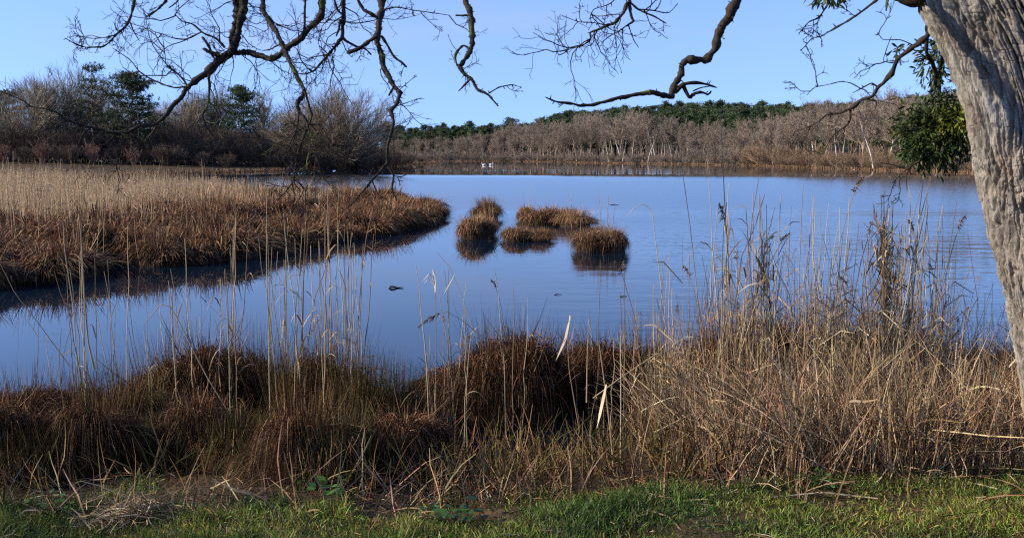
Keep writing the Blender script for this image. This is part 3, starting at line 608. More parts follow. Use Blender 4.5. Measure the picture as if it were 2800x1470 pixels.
# bushes added out of view on the left, only to shade the near bank
for bx, by, hh_, lab in [(-5.4, 2.7, 1.8, 'added shade bush out of view left of the grass, the lower one'), (-5.8, 1.2, 2.2, 'added shade bush out of view left of the grass, the taller one')]:
    s = hh_ / 5.0; plant('shade_bush', shr_dark[int(hh_ * 10) % 4], lab, 'bush', (bx, by, float(ground_z(bx, by))), by, 'added shade bushes out of view', (s, s, s))

# ------------------------------------------------------------------ near reeds, one object each
def curve_px(pp, Y, K=14):
    a = np.array([at(px, py, Y if np.isscalar(Y) else Y[i]) for i, (px, py) in enumerate(pp)])
    u = np.linspace(0, len(a) - 1, K); return np.stack([np.interp(u, np.arange(len(a)), a[:, j]) for j in range(3)], -1)
def plume_geo(g, p, d, L, n=70, tone=None):
    tone = tone or [(0.13, 0.085, 0.055), (0.19, 0.13, 0.085), (0.10, 0.065, 0.045)]
    t = rng.uniform(0, 1, n); s = p + d * (t * L)[:, None] + np.array([0, 0, -1]) * (t ** 2 * L * 0.35)[:, None]
    o = nrm(rng.normal(0, 0.5, (n, 3)) + d * 1.0 + np.array([0, 0, -0.5])); ln = (L * rng.uniform(0.15, 0.32, n) * (1.1 - 0.6 * t))[:, None]
    g.ribbons(np.stack([s, s + o * ln * 0.5, s + o * ln - np.array([0, 0, 0.25]) * ln], 1), np.array([[0.5, 1, 0.2]]) * 0.005, rng.normal(size=(n, 3)), pal(n, tone))
def reed_parts(h, lean, curve, nleaf, plume, tone=STRAW, w_=0.0085):
    th = rng.uniform(0, 6.28); dv = np.array([math.cos(th), math.sin(th), 0])
    t = np.linspace(0, 1, 9); pts = np.stack([dv[0] * (lean * t + curve * t ** 3) * h, dv[1] * (lean * t + curve * t ** 3) * h, h * t * (1 - 0.25 * abs(curve) * t ** 2)], -1)
    pts[1:-1] += rng.normal(0, 0.006, (7, 3))
    g = Geo(); g.tubes(pts[None], (np.linspace(1, 0.4, 9) * w_ * 0.5)[None], 5, pal(1, tone)); out = [('stem', g.mesh('stem', M_straw))]
    if nleaf:
        for k in range(nleaf):
            gl = Geo(); tt = rng.uniform(0.3, 0.9); s, tan = interp_strand(pts[None], np.array([0]), np.array([tt])); a = rng.uniform(0, 6.28)
            o = np.array([math.cos(a), math.sin(a), rng.uniform(0.4, 1.6)]); o /= np.linalg.norm(o); L = rng.uniform(0.15, 0.34)
            f = np.linspace(0, 1, 6)[:, None]; lp = s + o * L * f - np.array([0, 0, 1]) * L * rng.uniform(0.3, 1.1) * f ** 2.2
            gl.ribbons(lp[None], np.array([[0.5, 1, 1, 0.8, 0.5, 0.1]]) * rng.uniform(0.008, 0.013), np.array([[-math.sin(a), math.cos(a), 0.3]]), pal(1, tone)); out.append(('leaf', gl.mesh('leaf', M_straw)))
    if plume:
        gp_ = Geo(); d = nrm(pts[-1] - pts[-2] + dv * 0.02); plume_geo(gp_, pts[-1] - d * 0.05, d, rng.uniform(0.08, 0.12), 55); out.append(('plume', gp_.mesh('plume', M_straw)))
    return out
R_bare = [reed_parts(1, U(0, 0.08, 1)[0], U(-0.03, 0.05, 1)[0], int(k % 3 == 0), False) for k in range(10)]
R_leaf = [reed_parts(1, U(0, 0.15, 1)[0], U(-0.05, 0.15, 1)[0], 2 + k % 2, False) for k in range(8)]
R_plume = [reed_parts(1, U(0, 0.15, 1)[0], U(0.0, 0.2, 1)[0], k % 3, True) for k in range(8)]
R_isl = [reed_parts(1, 0.03, 0.02, 0, False) for k in range(4)]
for px, base, top in [(1438, 600, 520), (1445, 602, 505), (1452, 602, 530), (1500, 612, 525), (1516, 612, 540), (1560, 615, 515), (1568, 615, 530), (1590, 640, 550), (1638, 660, 535), (1650, 665, 520), (1658, 670, 540), (1666, 668, 530), (1675, 670, 555), (1340, 625, 545), (1352, 628, 555), (1330, 640, 560)]:
    islet_reed(px, base, top, 'thin pale reed standing on an islet in the lake')
nreed = 0
def reed_at(px, top, Y, kind, where, group):
    global nreed
    c = at(px, 900, Y); z = max(float(ground_z(c[0], Y)), -0.1); h = at(px, top, Y)[2] - z
    v = {'b': R_bare, 'l': R_leaf, 'p': R_plume}[kind]
    lab = {'b': 'bare straw coloured reed stem', 'l': 'straw coloured reed with drooping dry leaves', 'p': 'straw coloured reed with brown seed plume'}[kind]
    s = max(h, 0.3)
    plant('reed', v[nreed % len(v)], lab + ' ' + where, 'reed', (c[0], Y, z - 0.02), rng.uniform(0, 6.28), lab.split(' coloured ')[1] + 's ' + group, (0.75 + 0.25 * s, 0.75 + 0.25 * s, s)); nreed += 1
for cx, sp, cnt, t0, t1 in [(235, 12, 6, 560, 760), (330, 25, 6, 600, 850), (410, 30, 5, 640, 900), (480, 18, 5, 600, 850), (625, 16, 8, 520, 760), (770, 30, 12, 500, 760), (800, 14, 6, 480, 700), (885, 12, 7, 440, 700), (950, 25, 10, 500, 760), (980, 12, 4, 600, 800), (120, 50, 5, 720, 900), (540, 40, 5, 640, 860)]:
    for k in range(cnt):
        reed_at(cx + rng.normal(0, sp), rng.uniform(t0, t1), rng.uniform(6.4, 7.6), 'b' if rng.uniform() < 0.8 else 'l', 'rising in front of the left water', 'in front of the left water')
for k in range(44):
    px = rng.choice([1190, 1250, 1400, 1450, 1600, 1620, 1700, 1790, 1800, 1830]) + rng.normal(0, 26)
    reed_at(px, rng.uniform(690, 930), rng.uniform(6.2, 8.0), rng.choice(['b', 'b', 'b', 'l', 'p']), 'standing before the open water in the middle', 'in the middle')
for k in range(150):
    px = rng.uniform(1880, 2640); px = px if rng.uniform() < 0.4 else rng.choice([1960, 2010, 2080, 2230, 2260, 2330, 2420, 2430, 2480, 2540]) + rng.normal(0, 22)
    reed_at(px, rng.uniform(470, 860) + 90 * sstep(2450, 2650, px), rng.uniform(6.0, 7.9), rng.choice(['b', 'b', 'b', 'l', 'l', 'l', 'p']), 'in the tall stand on the right', 'in the right stand')
# the smaller stems of the right stand
n = 1300; x = U(1.0, 3.4, n); y = U(6.0, 8.0, n); x[:300] = rng.choice([1.5, 1.75, 2.25, 2.4, 2.75], 300) + rng.normal(0, 0.12, 300)
h_ = np.concatenate([U(0.6, 1.5, 300), U(0.5, 1.35, 350), U(0.3, 0.95, 650)])
reed_field('reed_thicket', x, y, h_ * 0.8, h_ * 1.1, 0.0055, STRAW + STRAW + DARK[2:4], 0.12, 'short dry reed stems crowded at the foot of the right stand', 0.8)

# old leaves wound round standing reeds
def bundle(px, top, low, Y, r, n, lab):
    c = at(px, low, Y); hgt = at(px, top, Y)[2] - c[2]; t = thing('reed_bundle', lab, 'reeds', c); f = rng.uniform(0, 1, n) ** 0.9; a_ = rng.uniform(0, 6.28, n)
    rad = r * np.interp(f, [0, 0.15, 0.5, 0.8, 1], [0.7, 1, 0.75, 0.9, 0.25]) * np.sqrt(rng.uniform(0, 1, n)); b = np.stack([rad * np.cos(a_) + 0.03 * np.sin(f * 5), rad * np.sin(a_), f * hgt], -1)
    d = nrm(np.stack([rng.normal(0, 0.35, n), rng.normal(0, 0.35, n), rng.choice([1, -1], n)], -1)); g = Geo(); g.ribbons(strands(b, d, rng.uniform(0.06, 0.22, n), 5, 0.2, -0.05), 0.007 * rng.uniform(0.6, 1.5, (n, 1)) * np.array([[0.6, 1, 1, 0.8, 0.2]]), rng.normal(size=(n, 3)), pal(n, STRAW + STRAW + DARK[2:4]))
    g.build('leaves', M_straw, t)
    m = 9; b = np.stack([rng.normal(0, r * 0.5, m), rng.normal(0, r * 0.5, m), np.full(m, -0.55)], -1); g = Geo(); g.tubes(strands(b, np.stack([rng.normal(0, 0.05, m), rng.normal(0, 0.05, m), np.ones(m)], -1), hgt + rng.uniform(0.4, 0.8, m), 8, 0.02, 0.0), np.array([np.linspace(0.004, 0.002, 8)]), 5, pal(m, STRAW)); g.build('stems', M_straw, t)
bundle(2412, 620, 890, 6.5, 0.06, 240, 'thick brown bundle of old leaves wound round reeds, right of the tall stand')
bundle(2088, 640, 960, 6.5, 0.028, 80, 'slender dark bundle of old leaves wound round reeds, left of the tall stand')

# hand traced reeds: label, path rows, depth(s), leaves
def broken_reed(pp, Y, label, w_=0.007, leaves=(), plume=None, tone=STRAW):
    pts = curve_px(pp, Y); b = pts[0].copy(); t = thing('reed', label, 'reed', b)
    g = Geo(); g.tubes((pts - b)[None], (np.linspace(1, 0.5, len(pts)) * w_ * 0.5)[None], 6, pal(1, tone, 0.05)); g.build('stem', M_straw, t)
    y0 = Y if np.isscalar(Y) else float(np.mean(Y))
    for lp, lw in leaves:
        q = curve_px(lp, y0 - 0.02, 10) - b; gl = Geo(); K = 10
        gl.ribbons(q[None], (np.interp(np.linspace(0, 1, K), [0, 0.3, 0.7, 1], [0.35, 1, 0.8, 0.08]) * lw)[None], np.array([[0.7, -0.7, 0.1]]), pal(1, [(0.46, 0.38, 0.26)], 0.08)); gl.build('leaf', M_straw, t)
    if plume is not None:
        gpl = Geo(); d = nrm(pts[-1] - pts[-2] + np.array([plume, 0, -0.3]) * 0.02); plume_geo(gpl, pts[-1] - b, d, 0.16); gpl.build('plume', M_straw, t)
    return t
broken_reed([(1262, 1274), (1180, 1232), (1080, 1195), (950, 1155), (850, 1165), (760, 1178)], [5.3, 5.35, 5.4, 5.5, 5.6, 5.7], 'long fallen reed arching over the dark bank with pale leaves hanging', 0.010,
            [([(995, 1168), (1000, 1195), (992, 1240)], 0.014), ([(1070, 1192), (1068, 1240), (1060, 1292)], 0.02), ([(1120, 1208), (1125, 1255), (1165, 1290)], 0.018), ([(1122, 1208), (1150, 1250), (1168, 1288)], 0.014)])
broken_reed([(1622, 1088), (1700, 1030), (1810, 957), (1828, 1010), (1848, 1075)], 6.0, 'snapped reed making a sharp peak in front of the small pool', 0.010)
broken_reed([(1788, 1182), (1880, 1137), (1967, 1103), (2094, 1056)], 5.7, 'long pale reed lying aslant over the matted stems right of the pool', 0.010)
broken_reed([(1585, 1180), (1556, 1010), (1552, 930), (1558, 860)], 5.9, 'upright reed carrying one broad whitish folded leaf', 0.007, [([(1560, 862), (1545, 930), (1520, 985)], 0.020), ([(1558, 862), (1556, 900), (1540, 935)], 0.012)])
broken_reed([(1682, 1345), (1672, 1200), (1655, 1060), (1638, 935)], 5.2, 'thick straw stalk in the middle crossing the small pool', 0.011, [([(1658, 1050), (1645, 1110), (1632, 1170)], 0.02)])
broken_reed([(1604, 1100), (1606, 980), (1610, 870)], 5.8, 'straight pale reed stem left of the thick straw stalk', 0.009)
broken_reed([(1697, 1250), (1698, 1100), (1697, 890)], 5.6, 'straight pale reed stem right of the thick straw stalk', 0.009)
broken_reed([(1738, 1345), (1765, 1190), (1792, 1080)], 5.2, 'slanting straw stalk rooted in the grass right of the pool', 0.010)
broken_reed([(2010, 1000), (1996, 800), (1982, 560), (1975, 420), (1969, 300)], 6.4, 'tallest reed of all, rising over the far shore on the right', 0.008)
broken_reed([(1925, 980), (1908, 820), (1890, 640), (1868, 480), (1856, 400)], 6.6, 'tall leaning reed with brown plume against the far birches', 0.007, (), -1.0)
broken_reed([(1822, 960), (1808, 780), (1790, 640), (1784, 580), (1762, 557), (1735, 566), (1716, 592)], 6.7, 'reed bent into a hook over the water right of the islets', 0.006)
broken_reed([(1192, 1120), (1192, 940), (1191, 790), (1186, 740)], 6.3, 'lone upright reed with folded leaves in the middle of the left water', 0.006, [([(1190, 800), (1188, 760), (1182, 735)], 0.016), ([(1190, 780), (1175, 745), (1155, 770)], 0.008), ([(1192, 785), (1170, 760), (1160, 775)], 0.006), ([(1215, 800), (1230, 775), (1245, 745)], 0.007)])
broken_reed([(1330, 930), (1270, 880), (1225, 852), (1205, 856)], 6.6, 'low reed curving left with drooping brown plume over blue water', 0.005, (), -1.0)
broken_reed([(1310, 950), (1270, 830), (1230, 730), (1195, 690)], 6.8, 'fine leaning reed left of the lowest islet reflection', 0.005)
broken_reed([(258, 1010), (240, 930), (230, 800), (222, 640), (215, 590)], 6.2, 'thick brown reed stalk near the left edge of the water', 0.012)
broken_reed([(190, 1000), (110, 890), (40, 800), (-10, 700)], 6.4, 'long reed leaning left across the left edge of the water', 0.007)
broken_reed([(640, 1150), (560, 1020), (470, 840), (440, 830), (400, 880)], 6.1, 'reed bent double in front of the left tussocks', 0.008)
broken_reed([(1890, 1480), (1830, 1412), (1775, 1394), (1710, 1420)], [4.0, 4.25, 4.3, 4.2], 'broken straw lying on the grass in the middle foreground', 0.010)
broken_reed([(2480, 1262), (2560, 1190), (2632, 1112), (2560, 1094)], 5.0, 'snapped reed making a sideways hook on the right straw bank', 0.010)
broken_reed([(2500, 1210), (2600, 1150), (2700, 1110), (2790, 1095)], 4.9, 'long reed leaning on the straw bank towards the trunk', 0.010)
broken_reed([(2065, 1365), (2250, 1345), (2400, 1362)], [4.5, 4.55, 4.5], 'flat brown stalk lying on the right hand grass', 0.012)

# ------------------------------------------------------------------ right hand straw bank
n = 19000; x = U(0.75, 4.4, n); y = U(4.78, 7.4, n); cl = fbm(np.stack([x * 2.2, y * 2.2, 0 * x + 2], -1), 2)
k = (y < shore_y(x) + 0.2) & (x > 0.16 * y + 0.25 * np.sin(y * 5)) & (cl > -0.16 + rng.normal(0, 0.10, n)); x, y, cl = x[k], y[k], cl[k]
MIX = STRAW + [(0.22, 0.135, 0.075), (0.17, 0.10, 0.055), (0.28, 0.185, 0.11), (0.10, 0.060, 0.032)]
q = rng.uniform(0, 1, len(x)) < 0.6
litter('straw_bank', x[q], y[q], ground_z(x[q], y[q]), 0.15, 0.58, 0.0052, MIX + DARK[1:3], (1.35, 0.16), 'broken upright reed stubble on the right bank', 'straw', M_straw, 4, 0.05, 0, 0.06)
litter('straw_bank', x[~q], y[~q], ground_z(x[~q], y[~q]), 0.22, 0.62, 0.0045, MIX, (0.80, 0.30), 'matted lodged reed straw heaped on the right bank', 'straw', M_straw, 5, 0.32, 0.75, 0.07)
m = rng.uniform(0, 1, len(x)) < 0.05
litter('dead_leaves', x[m], y[m], ground_z(x[m], y[m]), 0.08, 0.24, 0.010, MIX, (0.2, 0.7), 'broad dead reed leaves caught in the straw of the right bank', 'leaves', M_straw, 6, 0.5, 0.3, 0.2)
n = 1900; x = U(-0.9, 1.6, n); y = U(4.6, 5.6, n); k = fbm(np.stack([x * 2, y * 2, 0 * x + 4], -1), 2) > -0.1; x, y = x[k], y[k]
litter('straw_patch', x, y, ground_z(x, y), 0.06, 0.30, 0.0055, MIX + DARK + DARK, (0.95, 0.5), 'broken straw standing along the grass edge in the middle', 'straw', M_straw, 4)
n = 420; c = gp(330, 1390, 0.45); x = c[0] + rng.normal(0, 0.10, n); y = c[1] + rng.normal(0, 0.07, n)
litter('straw_heap', x, y, ground_z(x, y) + 0.02, 0.05, 0.15, 0.0045, STRAW, (0.3, 0.35), 'little heap of pale cut straw on the left grass', 'straw', M_straw, 4, 0.04, 0.5)
n = 900; x = U(-3.6, 3.4, n); y = 4.95 - 1.6 * rng.uniform(0, 1, n) ** 1.8
xe = U(-3.6, 3.0, 700); ye = 4.62 + 0.09 * xe + rng.normal(0, 0.13, 700)
litter('edge_stems', xe, ye, ground_z(xe, ye), 0.08, 0.38, 0.0055, MIX + DARK[:2], (0.8, 0.5), 'dead stems leaning over the ragged upper edge of the grass', 'stems', M_straw, 5)
litter('straw_scatter', x, y, ground_z(x, y) + 0.03, 0.02, 0.11, 0.0035, STRAW[1:] + DARK, (0.1, 0.2), 'loose straw scattered on the foreground grass', 'straw', M_straw, 3, 0.03)

# ------------------------------------------------------------------ grass
n = 150000; x = U(-3.4, 3.4, n); y = U(3.2, 5.0, n)
cl = fbm(np.stack([x * 1.7, y * 1.7, 0 * x + 3], -1), 3); k = (cl > -0.31 + rng.normal(0, 0.14, n)) & (y < 4.66 + 0.10 * np.sin(x * 2.1) + 0.09 * x + 0.55 * fbm(np.stack([x * 2.5, 0 * x, 0 * x], -1), 3) + rng.normal(0, 0.10, n)); x, y, cl = x[k], y[k], cl[k]; n = len(x)
tuft = np.clip(fbm(np.stack([x * 4, y * 4, 0 * x + 21], -1), 2) * 2.2 - 0.15, 0, 1) * sstep(1.2, -1.2, x)
L = (0.022 + 0.10 * tuft + 0.050 * np.clip(cl + 0.35, 0, 1)) * rng.uniform(0.6, 1.5, n); th = rng.uniform(0, 6.28, n); el = rng.normal(1.0, 0.3, n)
d = np.stack([np.cos(th) * np.cos(el), np.sin(th) * np.cos(el), np.sin(el)], -1); b = np.stack([x, y, ground_z(x, y) - 0.005], -1)
pts = strands(b, d, L, 4, 0.12, -0.18)
cl2 = np.clip(fbm(np.stack([x * 0.9, y * 1.6, 0 * x + 11], -1), 3), -0.5, 0.6)
GR = [(0.085, 0.150, 0.020), (0.12, 0.19, 0.025), (0.060, 0.105, 0.016), (0.18, 0.21, 0.035), (0.22, 0.17, 0.065), (0.10, 0.065, 0.03)]
g = Geo(); g.ribbons(pts, 0.0040 * rng.uniform(0.6, 1.5, (n, 1)) * np.array([[0.8, 1, 0.7, 0.1]]), rng.normal(size=(n, 3)), pal(n, GR, 0.25) * (1 + 0.9 * np.stack([1.3 * cl2, 0.8 * cl2, 0.6 * cl2], -1)))
tag(g.build('grass', M_grass), 'short green grass along the bottom of the bank', 'grass', None, 'stuff')

# small leafy weeds in the grass
def weed(n, s, tone):
    g = Geo(); th = rng.uniform(0, 6.28, n); rr = np.sqrt(rng.uniform(0, 1, n)) * s; z = rng.uniform(0.02, 0.9, n) * s
    b = np.stack([rr * np.cos(th), rr * np.sin(th), z], -1); a = rng.uniform(0, 6.28, n); d = np.stack([np.cos(a), np.sin(a), rng.uniform(-0.3, 0.5, n)], -1); L = s * rng.uniform(0.22, 0.4, n)[:, None]
    g.ribbons(np.stack([b, b + d * L * 0.33, b + d * L * 0.7, b + d * L], 1), np.array([[0.1, 0.75, 0.7, 0.05]]) * L, rng.normal(0, 0.3, (n, 3)) + np.stack([-np.sin(a), np.cos(a), 0 * a], -1), pal(n, tone, 0.2))
    gs = Geo(); gs.tubes(np.stack([b * np.array([0.2, 0.2, 0]), b * np.array([0.7, 0.7, 0.6]), b], 1), np.full((n, 3), 0.0012), 3, np.array([[0.07, 0.09, 0.03]]))
    return [('foliage', g.mesh('foliage', M_grass)), ('stalks', gs.mesh('stalks', M_grass))]
W = [weed(26, 0.13, [(0.06, 0.14, 0.02), (0.08, 0.17, 0.03)]), weed(34, 0.16, [(0.035, 0.07, 0.02), (0.05, 0.10, 0.025)])]
for px, py, k, s, lab in [(905, 1350, 0, 1.0, 'bright green leafy weed at the grass edge below the fallen reed'), (820, 1285, 0, 0.6, 'small single green weed left of the fallen reed on the dark bank'), (880, 1230, 1, 1.2, 'dark bramble sprig under the left end of the fallen reed'), (1250, 1400, 1, 0.8, 'low dark leafy weed in the middle of the grass'),
                          (145, 1390, 0, 0.7, 'yellow green weed at the left end of the bank foot'), (1170, 1390, 0, 0.6, 'pale round leaved weed in the central grass'), (2240, 1330, 0, 0.7, 'light green weed at the foot of the right straw bank')]:
    c = gp(px, py, 0.42); plant('weed', W[k], lab, 'weed', (c[0], c[1], float(ground_z(c[0], c[1]))), rng.uniform(0, 6), None, (s, s, s))

# ------------------------------------------------------------------ the big tree on the right
TY = 3.8
tree = thing('old_tree', 'old leaning tree on the right with furrowed grey bark and bare drooping branches', 'tree')
def build_trunk():
    rows = np.array([-900, -500, -250, -120, 0, 60, 127, 203, 301, 440, 556, 676, 777, 911, 1010, 1200, 1400, 1560, 1640])
    left = np.array([2420, 2450, 2490, 2500, 2530, 2556, 2597, 2626, 2655, 2676, 2695, 2720, 2742, 2771, 2790, 2815, 2825, 2810, 2770])
    rad = np.array([190, 200, 215, 232, 240, 236, 222, 212, 205, 203, 203, 203, 203, 205, 208, 215, 232, 270, 330])
    nv, nu = 900, 760; v = np.linspace(rows[0], rows[-1], nv)
    lf = np.interp(v, rows, left); rd = np.interp(v, rows, rad); sm = np.ones(25) / 25
    lf = np.convolve(np.pad(lf, 12, 'edge'), sm, 'valid'); rd = np.convolve(np.pad(rd, 12, 'edge'), sm, 'valid')
    cen = np.array([at(a + r, b, TY) for a, r, b in zip(lf, rd, v)]); rm = rd / FPX * TY * 0.97
    th = np.linspace(0, 2 * math.pi, nu, endpoint=False)
    A, B = np.meshgrid(np.arange(nv), th, indexing='ij'); z = cen[:, 2][A]
    q = np.stack([np.cos(B) * 0.3, np.sin(B) * 0.3, z], -1)
    wq = q * np.array([1, 1, 0.45]); warp = np.stack([noise3(wq * 6 + k * 31) for k in range(3)], -1) * 0.055
    pp = (q * np.array([1, 1, 0.16]) + warp)
    fine = fbm(q * np.array([1, 1, 0.35]) * 50, 3)
    n1 = noise3(pp * 26); n2 = noise3(pp * np.array([52, 52, 75]) + 9)
    depth = 0.45 + 0.55 * sstep(-0.3, 0.2, noise3(q * np.array([5, 5, 1.6]) + 3))
    c1 = np.exp(-(n1 / 0.075) ** 2) * depth; c2 = np.exp(-(n2 / 0.12) ** 2)
    c3 = np.exp(-(noise3(q * np.array([12, 12, 26]) + warp * 12 + 33) / 0.05) ** 2) * (noise3(q * 8 + 50) > 0.05)          # short cross cracks
    plate = np.clip(np.abs(n1) * 3.2, 0, 1) ** 0.6; flake = fbm(q * np.array([1, 1, 0.45]) * 95, 2)
    big = fbm(q * np.array([1, 1, 0.4]) * 3.5, 2)
    flk = np.floor(fbm(q * np.array([1, 1, 0.15]) * 30 + warp * 14, 2) * 6) / 6; flk2 = np.floor(fbm(q * np.array([1, 1, 0.35]) * 70, 2) * 5) / 5
    disp = 0.010 * flk + 0.005 * flk2 - 0.021 * c1 - 0.009 * c2 - 0.004 * c3 + 0.008 * plate + 0.007 * fine + 0.005 * flake + 0.012 * big
    r = rm[A] * (1 + 0.05 * np.cos(3 * B + z * 1.3)) + disp
    pos = np.stack([cen[:, 0][A] + r * np.cos(B), cen[:, 1][A] + r * np.sin(B), z], -1)
    lich = np.clip(fbm(q * 5 + 40, 3) * 1.4 + 0.3, 0, 1)[..., None]
    col = np.array([0.215, 0.183, 0.148]) * (1 - lich) + np.array([0.285, 0.266, 0.235]) * lich
    col = col * (0.92 + 0.35 * fine[..., None] + 0.5 * fbm(q * np.array([1, 1, 0.4]) * 13 + 5, 3)[..., None]); och = np.clip(fbm(q * np.array([2, 2, 1.6]) + 71, 3) * 3 - 0.75, 0, 1)[..., None]
    col = np.clip(col * (1 - och) + np.array([0.30, 0.19, 0.09]) * och, 0.01, 0.8)
    i = np.arange(nv - 1)[:, None] * nu; j = np.arange(nu)[None]; k = (j + 1) % nu
    g = Geo(); g.raw(pos, np.stack([i + j, i + k, i + nu + k, i + nu + j], -1).reshape(-1, 4), col.reshape(-1, 3))
    return g.build('trunk', M_trunk, tree, False)
build_trunk()

BRK = [(0.030, 0.023, 0.017), (0.036, 0.027, 0.019), (0.024, 0.019, 0.015)]
def smooth_path(a, n):
    a = np.asarray(a, float); m = len(a); u = np.linspace(0, m - 1, n); i = np.clip(u.astype(int), 0, m - 2); t = (u - i)[:, None]
    p0 = a[np.maximum(i - 1, 0)]; p1 = a[i]; p2 = a[i + 1]; p3 = a[np.minimum(i + 2, m - 1)]
    return 0.5 * ((2 * p1) + (p2 - p0) * t + (2 * p0 - 5 * p1 + 4 * p2 - p3) * t ** 2 + (3 * p1 - p0 - 3 * p2 + p3) * t ** 3)
def limb(g, pp, Y, r0, r1, twig=0.0, tlen=0.35, rough=0.24, zig=0.25):
    """pp: rows of a branch, Y: depth or depths, r0..r1: radius in px at the two ends"""
    Ys = np.interp(np.linspace(0, 1, len(pp)), np.linspace(0, 1, np.size(Y)), np.atleast_1d(Y))
    a = np.array([at(px, py, y) for (px, py), y in zip(pp, Ys)]); seg = np.linalg.norm(np.diff(a, axis=0), axis=1).sum()
    n = int(np.clip(seg / 0.016, 10, 260)); uu = np.linspace(0, len(a) - 1, n); p = 0.45 * smooth_path(a, n) + 0.55 * np.stack([np.interp(uu, np.arange(len(a)), a[:, j]) for j in range(3)], -1)
    rr = np.interp(np.linspace(0, 1, n), np.linspace(0, 1, np.size(r0) if np.ndim(r0) else 2), r0 if np.ndim(r0) else [r0, r1]) / FPX * Ys.mean(); rr = np.maximum(rr * np.interp(rr * FPX / Ys.mean(), [2, 8], [1.1, 0.88]), 0.0018)
    p = p + np.stack([fbm(p * 14 + 7 * k, 2) for k in range(3)], -1) * np.minimum(rr * 0.6, 0.012)[:, None]
    sides = 12 if rr.max() > 0.012 else 6
    rk = rr * (1 + rough * 2.6 * fbm(p * 30, 3))
    s0 = g.n; g.tubes(p[None], rk[None], sides, pal(1, BRK, 0.05))
    v = g.V[-1].reshape(n, sides, 3); c = p[:, None]; v += (v - c) * (0.30 * rough / 0.16 * fbm(v * 70, 2))[..., None]; g.V[-1] = v.reshape(-1, 3)
    # close the ends
    for e, row in ((0, 0), (n - 1, (n - 1) * sides)):
        g.raw([p[e] + (p[e] - p[1 if e == 0 else -2]) * 0.4], np.zeros((0, 4), int), BRK[0]); tip = g.n - 1
        f = [[s0 + row + k - g.n * 0, s0 + row + (k + 1) % sides, tip] for k in range(sides)]
        g.F.append(np.array(f))
    if twig:
        m = max(1, int(seg * twig * 1.5)); idx = np.zeros(m, int); t = rng.uniform(0.05, 1.0, m)
        s, tan = interp_strand(p[None], idx, t)
        q = rng.normal(size=(m, 3)) * np.array([1, 0.45, 1]); q = nrm(q - tan * (q * tan).sum(-1, keepdims=True)); an = rng.uniform(0.6, 1.3, m)[:, None]
        d = tan * np.cos(an) + q * np.sin(an); L = tlen * rng.uniform(0.25, 1.2, m)
        a1 = strands(s, d, L, 9, zig, 0.02); r1_ = (0.0028 * np.sqrt(L / 0.3))[:, None] * 1.25 * np.linspace(1, 0.32, 9)
        g.tubes(a1, np.maximum(r1_, 0.0016), 4, pal(m, BRK, 0.1))
        b1, br_, bl = sprout(a1, r1_, L, 5, 0.2, 0.98, 0.85, 0.45, 6, zig, 0.02, 0.6, 0.3, 0.5)
        g.tubes(b1, np.maximum(br_, 0.0014), 3, pal(len(b1), BRK, 0.1))
        e1, er_, el = sprout(b1, br_, bl, 2, 0.3, 0.98, 0.8, 0.5, 4, zig, 0.02, 0.6, 0.3, 0.5); g.tubes(e1, np.maximum(er_, 0.0011), 3, pal(len(e1), BRK, 0.1))
        # bud stubs, the knobbly outline
        k = int(seg * 22); t = rng.uniform(0, 1, k); s, tan = interp_strand(p[None], np.zeros(k, int), t); q = rng.normal(size=(k, 3)); q = nrm(q - tan * (q * tan).sum(-1, keepdims=True))
        rl = np.interp(t, np.linspace(0, 1, n), rr)[:, None]
        g.tubes(np.stack([s, s + q * (rl + 0.004), s + q * (rl + rng.uniform(0.004, 0.022, (k, 1))) + tan * 0.004], 1), np.array([[0.0035, 0.0028, 0.001]]), 4, pal(k, BRK, 0.1))
def branch(*limbs):
    g = Geo()
    for l in limbs: limb(g, *l[:4], **(l[4] if len(l) > 4 else {}))
    return g.build('branch', M_branch, tree)
T = lambda tw, tl=0.35, **k: dict(twig=tw, tlen=tl, **k)
g = Geo()                                        # the great bough over the picture that carries the hanging branches
limb(g, [(2640, -70), (2520, -48), (2440, -100), (2250, -240), (1950, -330), (1600, -400), (1250, -430), (950, -420), (700, -400), (480, -330), (330, -260)], [3.8, 3.85, 4.1, 4.5, 5.0, 5.4, 5.8, 6.0, 6.1, 6.2, 6.2], [75, 60, 52, 42, 36, 32, 28, 24, 20, 14, 6], 4, rough=0.1)
bo = g.build('bough', M_branch, tree)
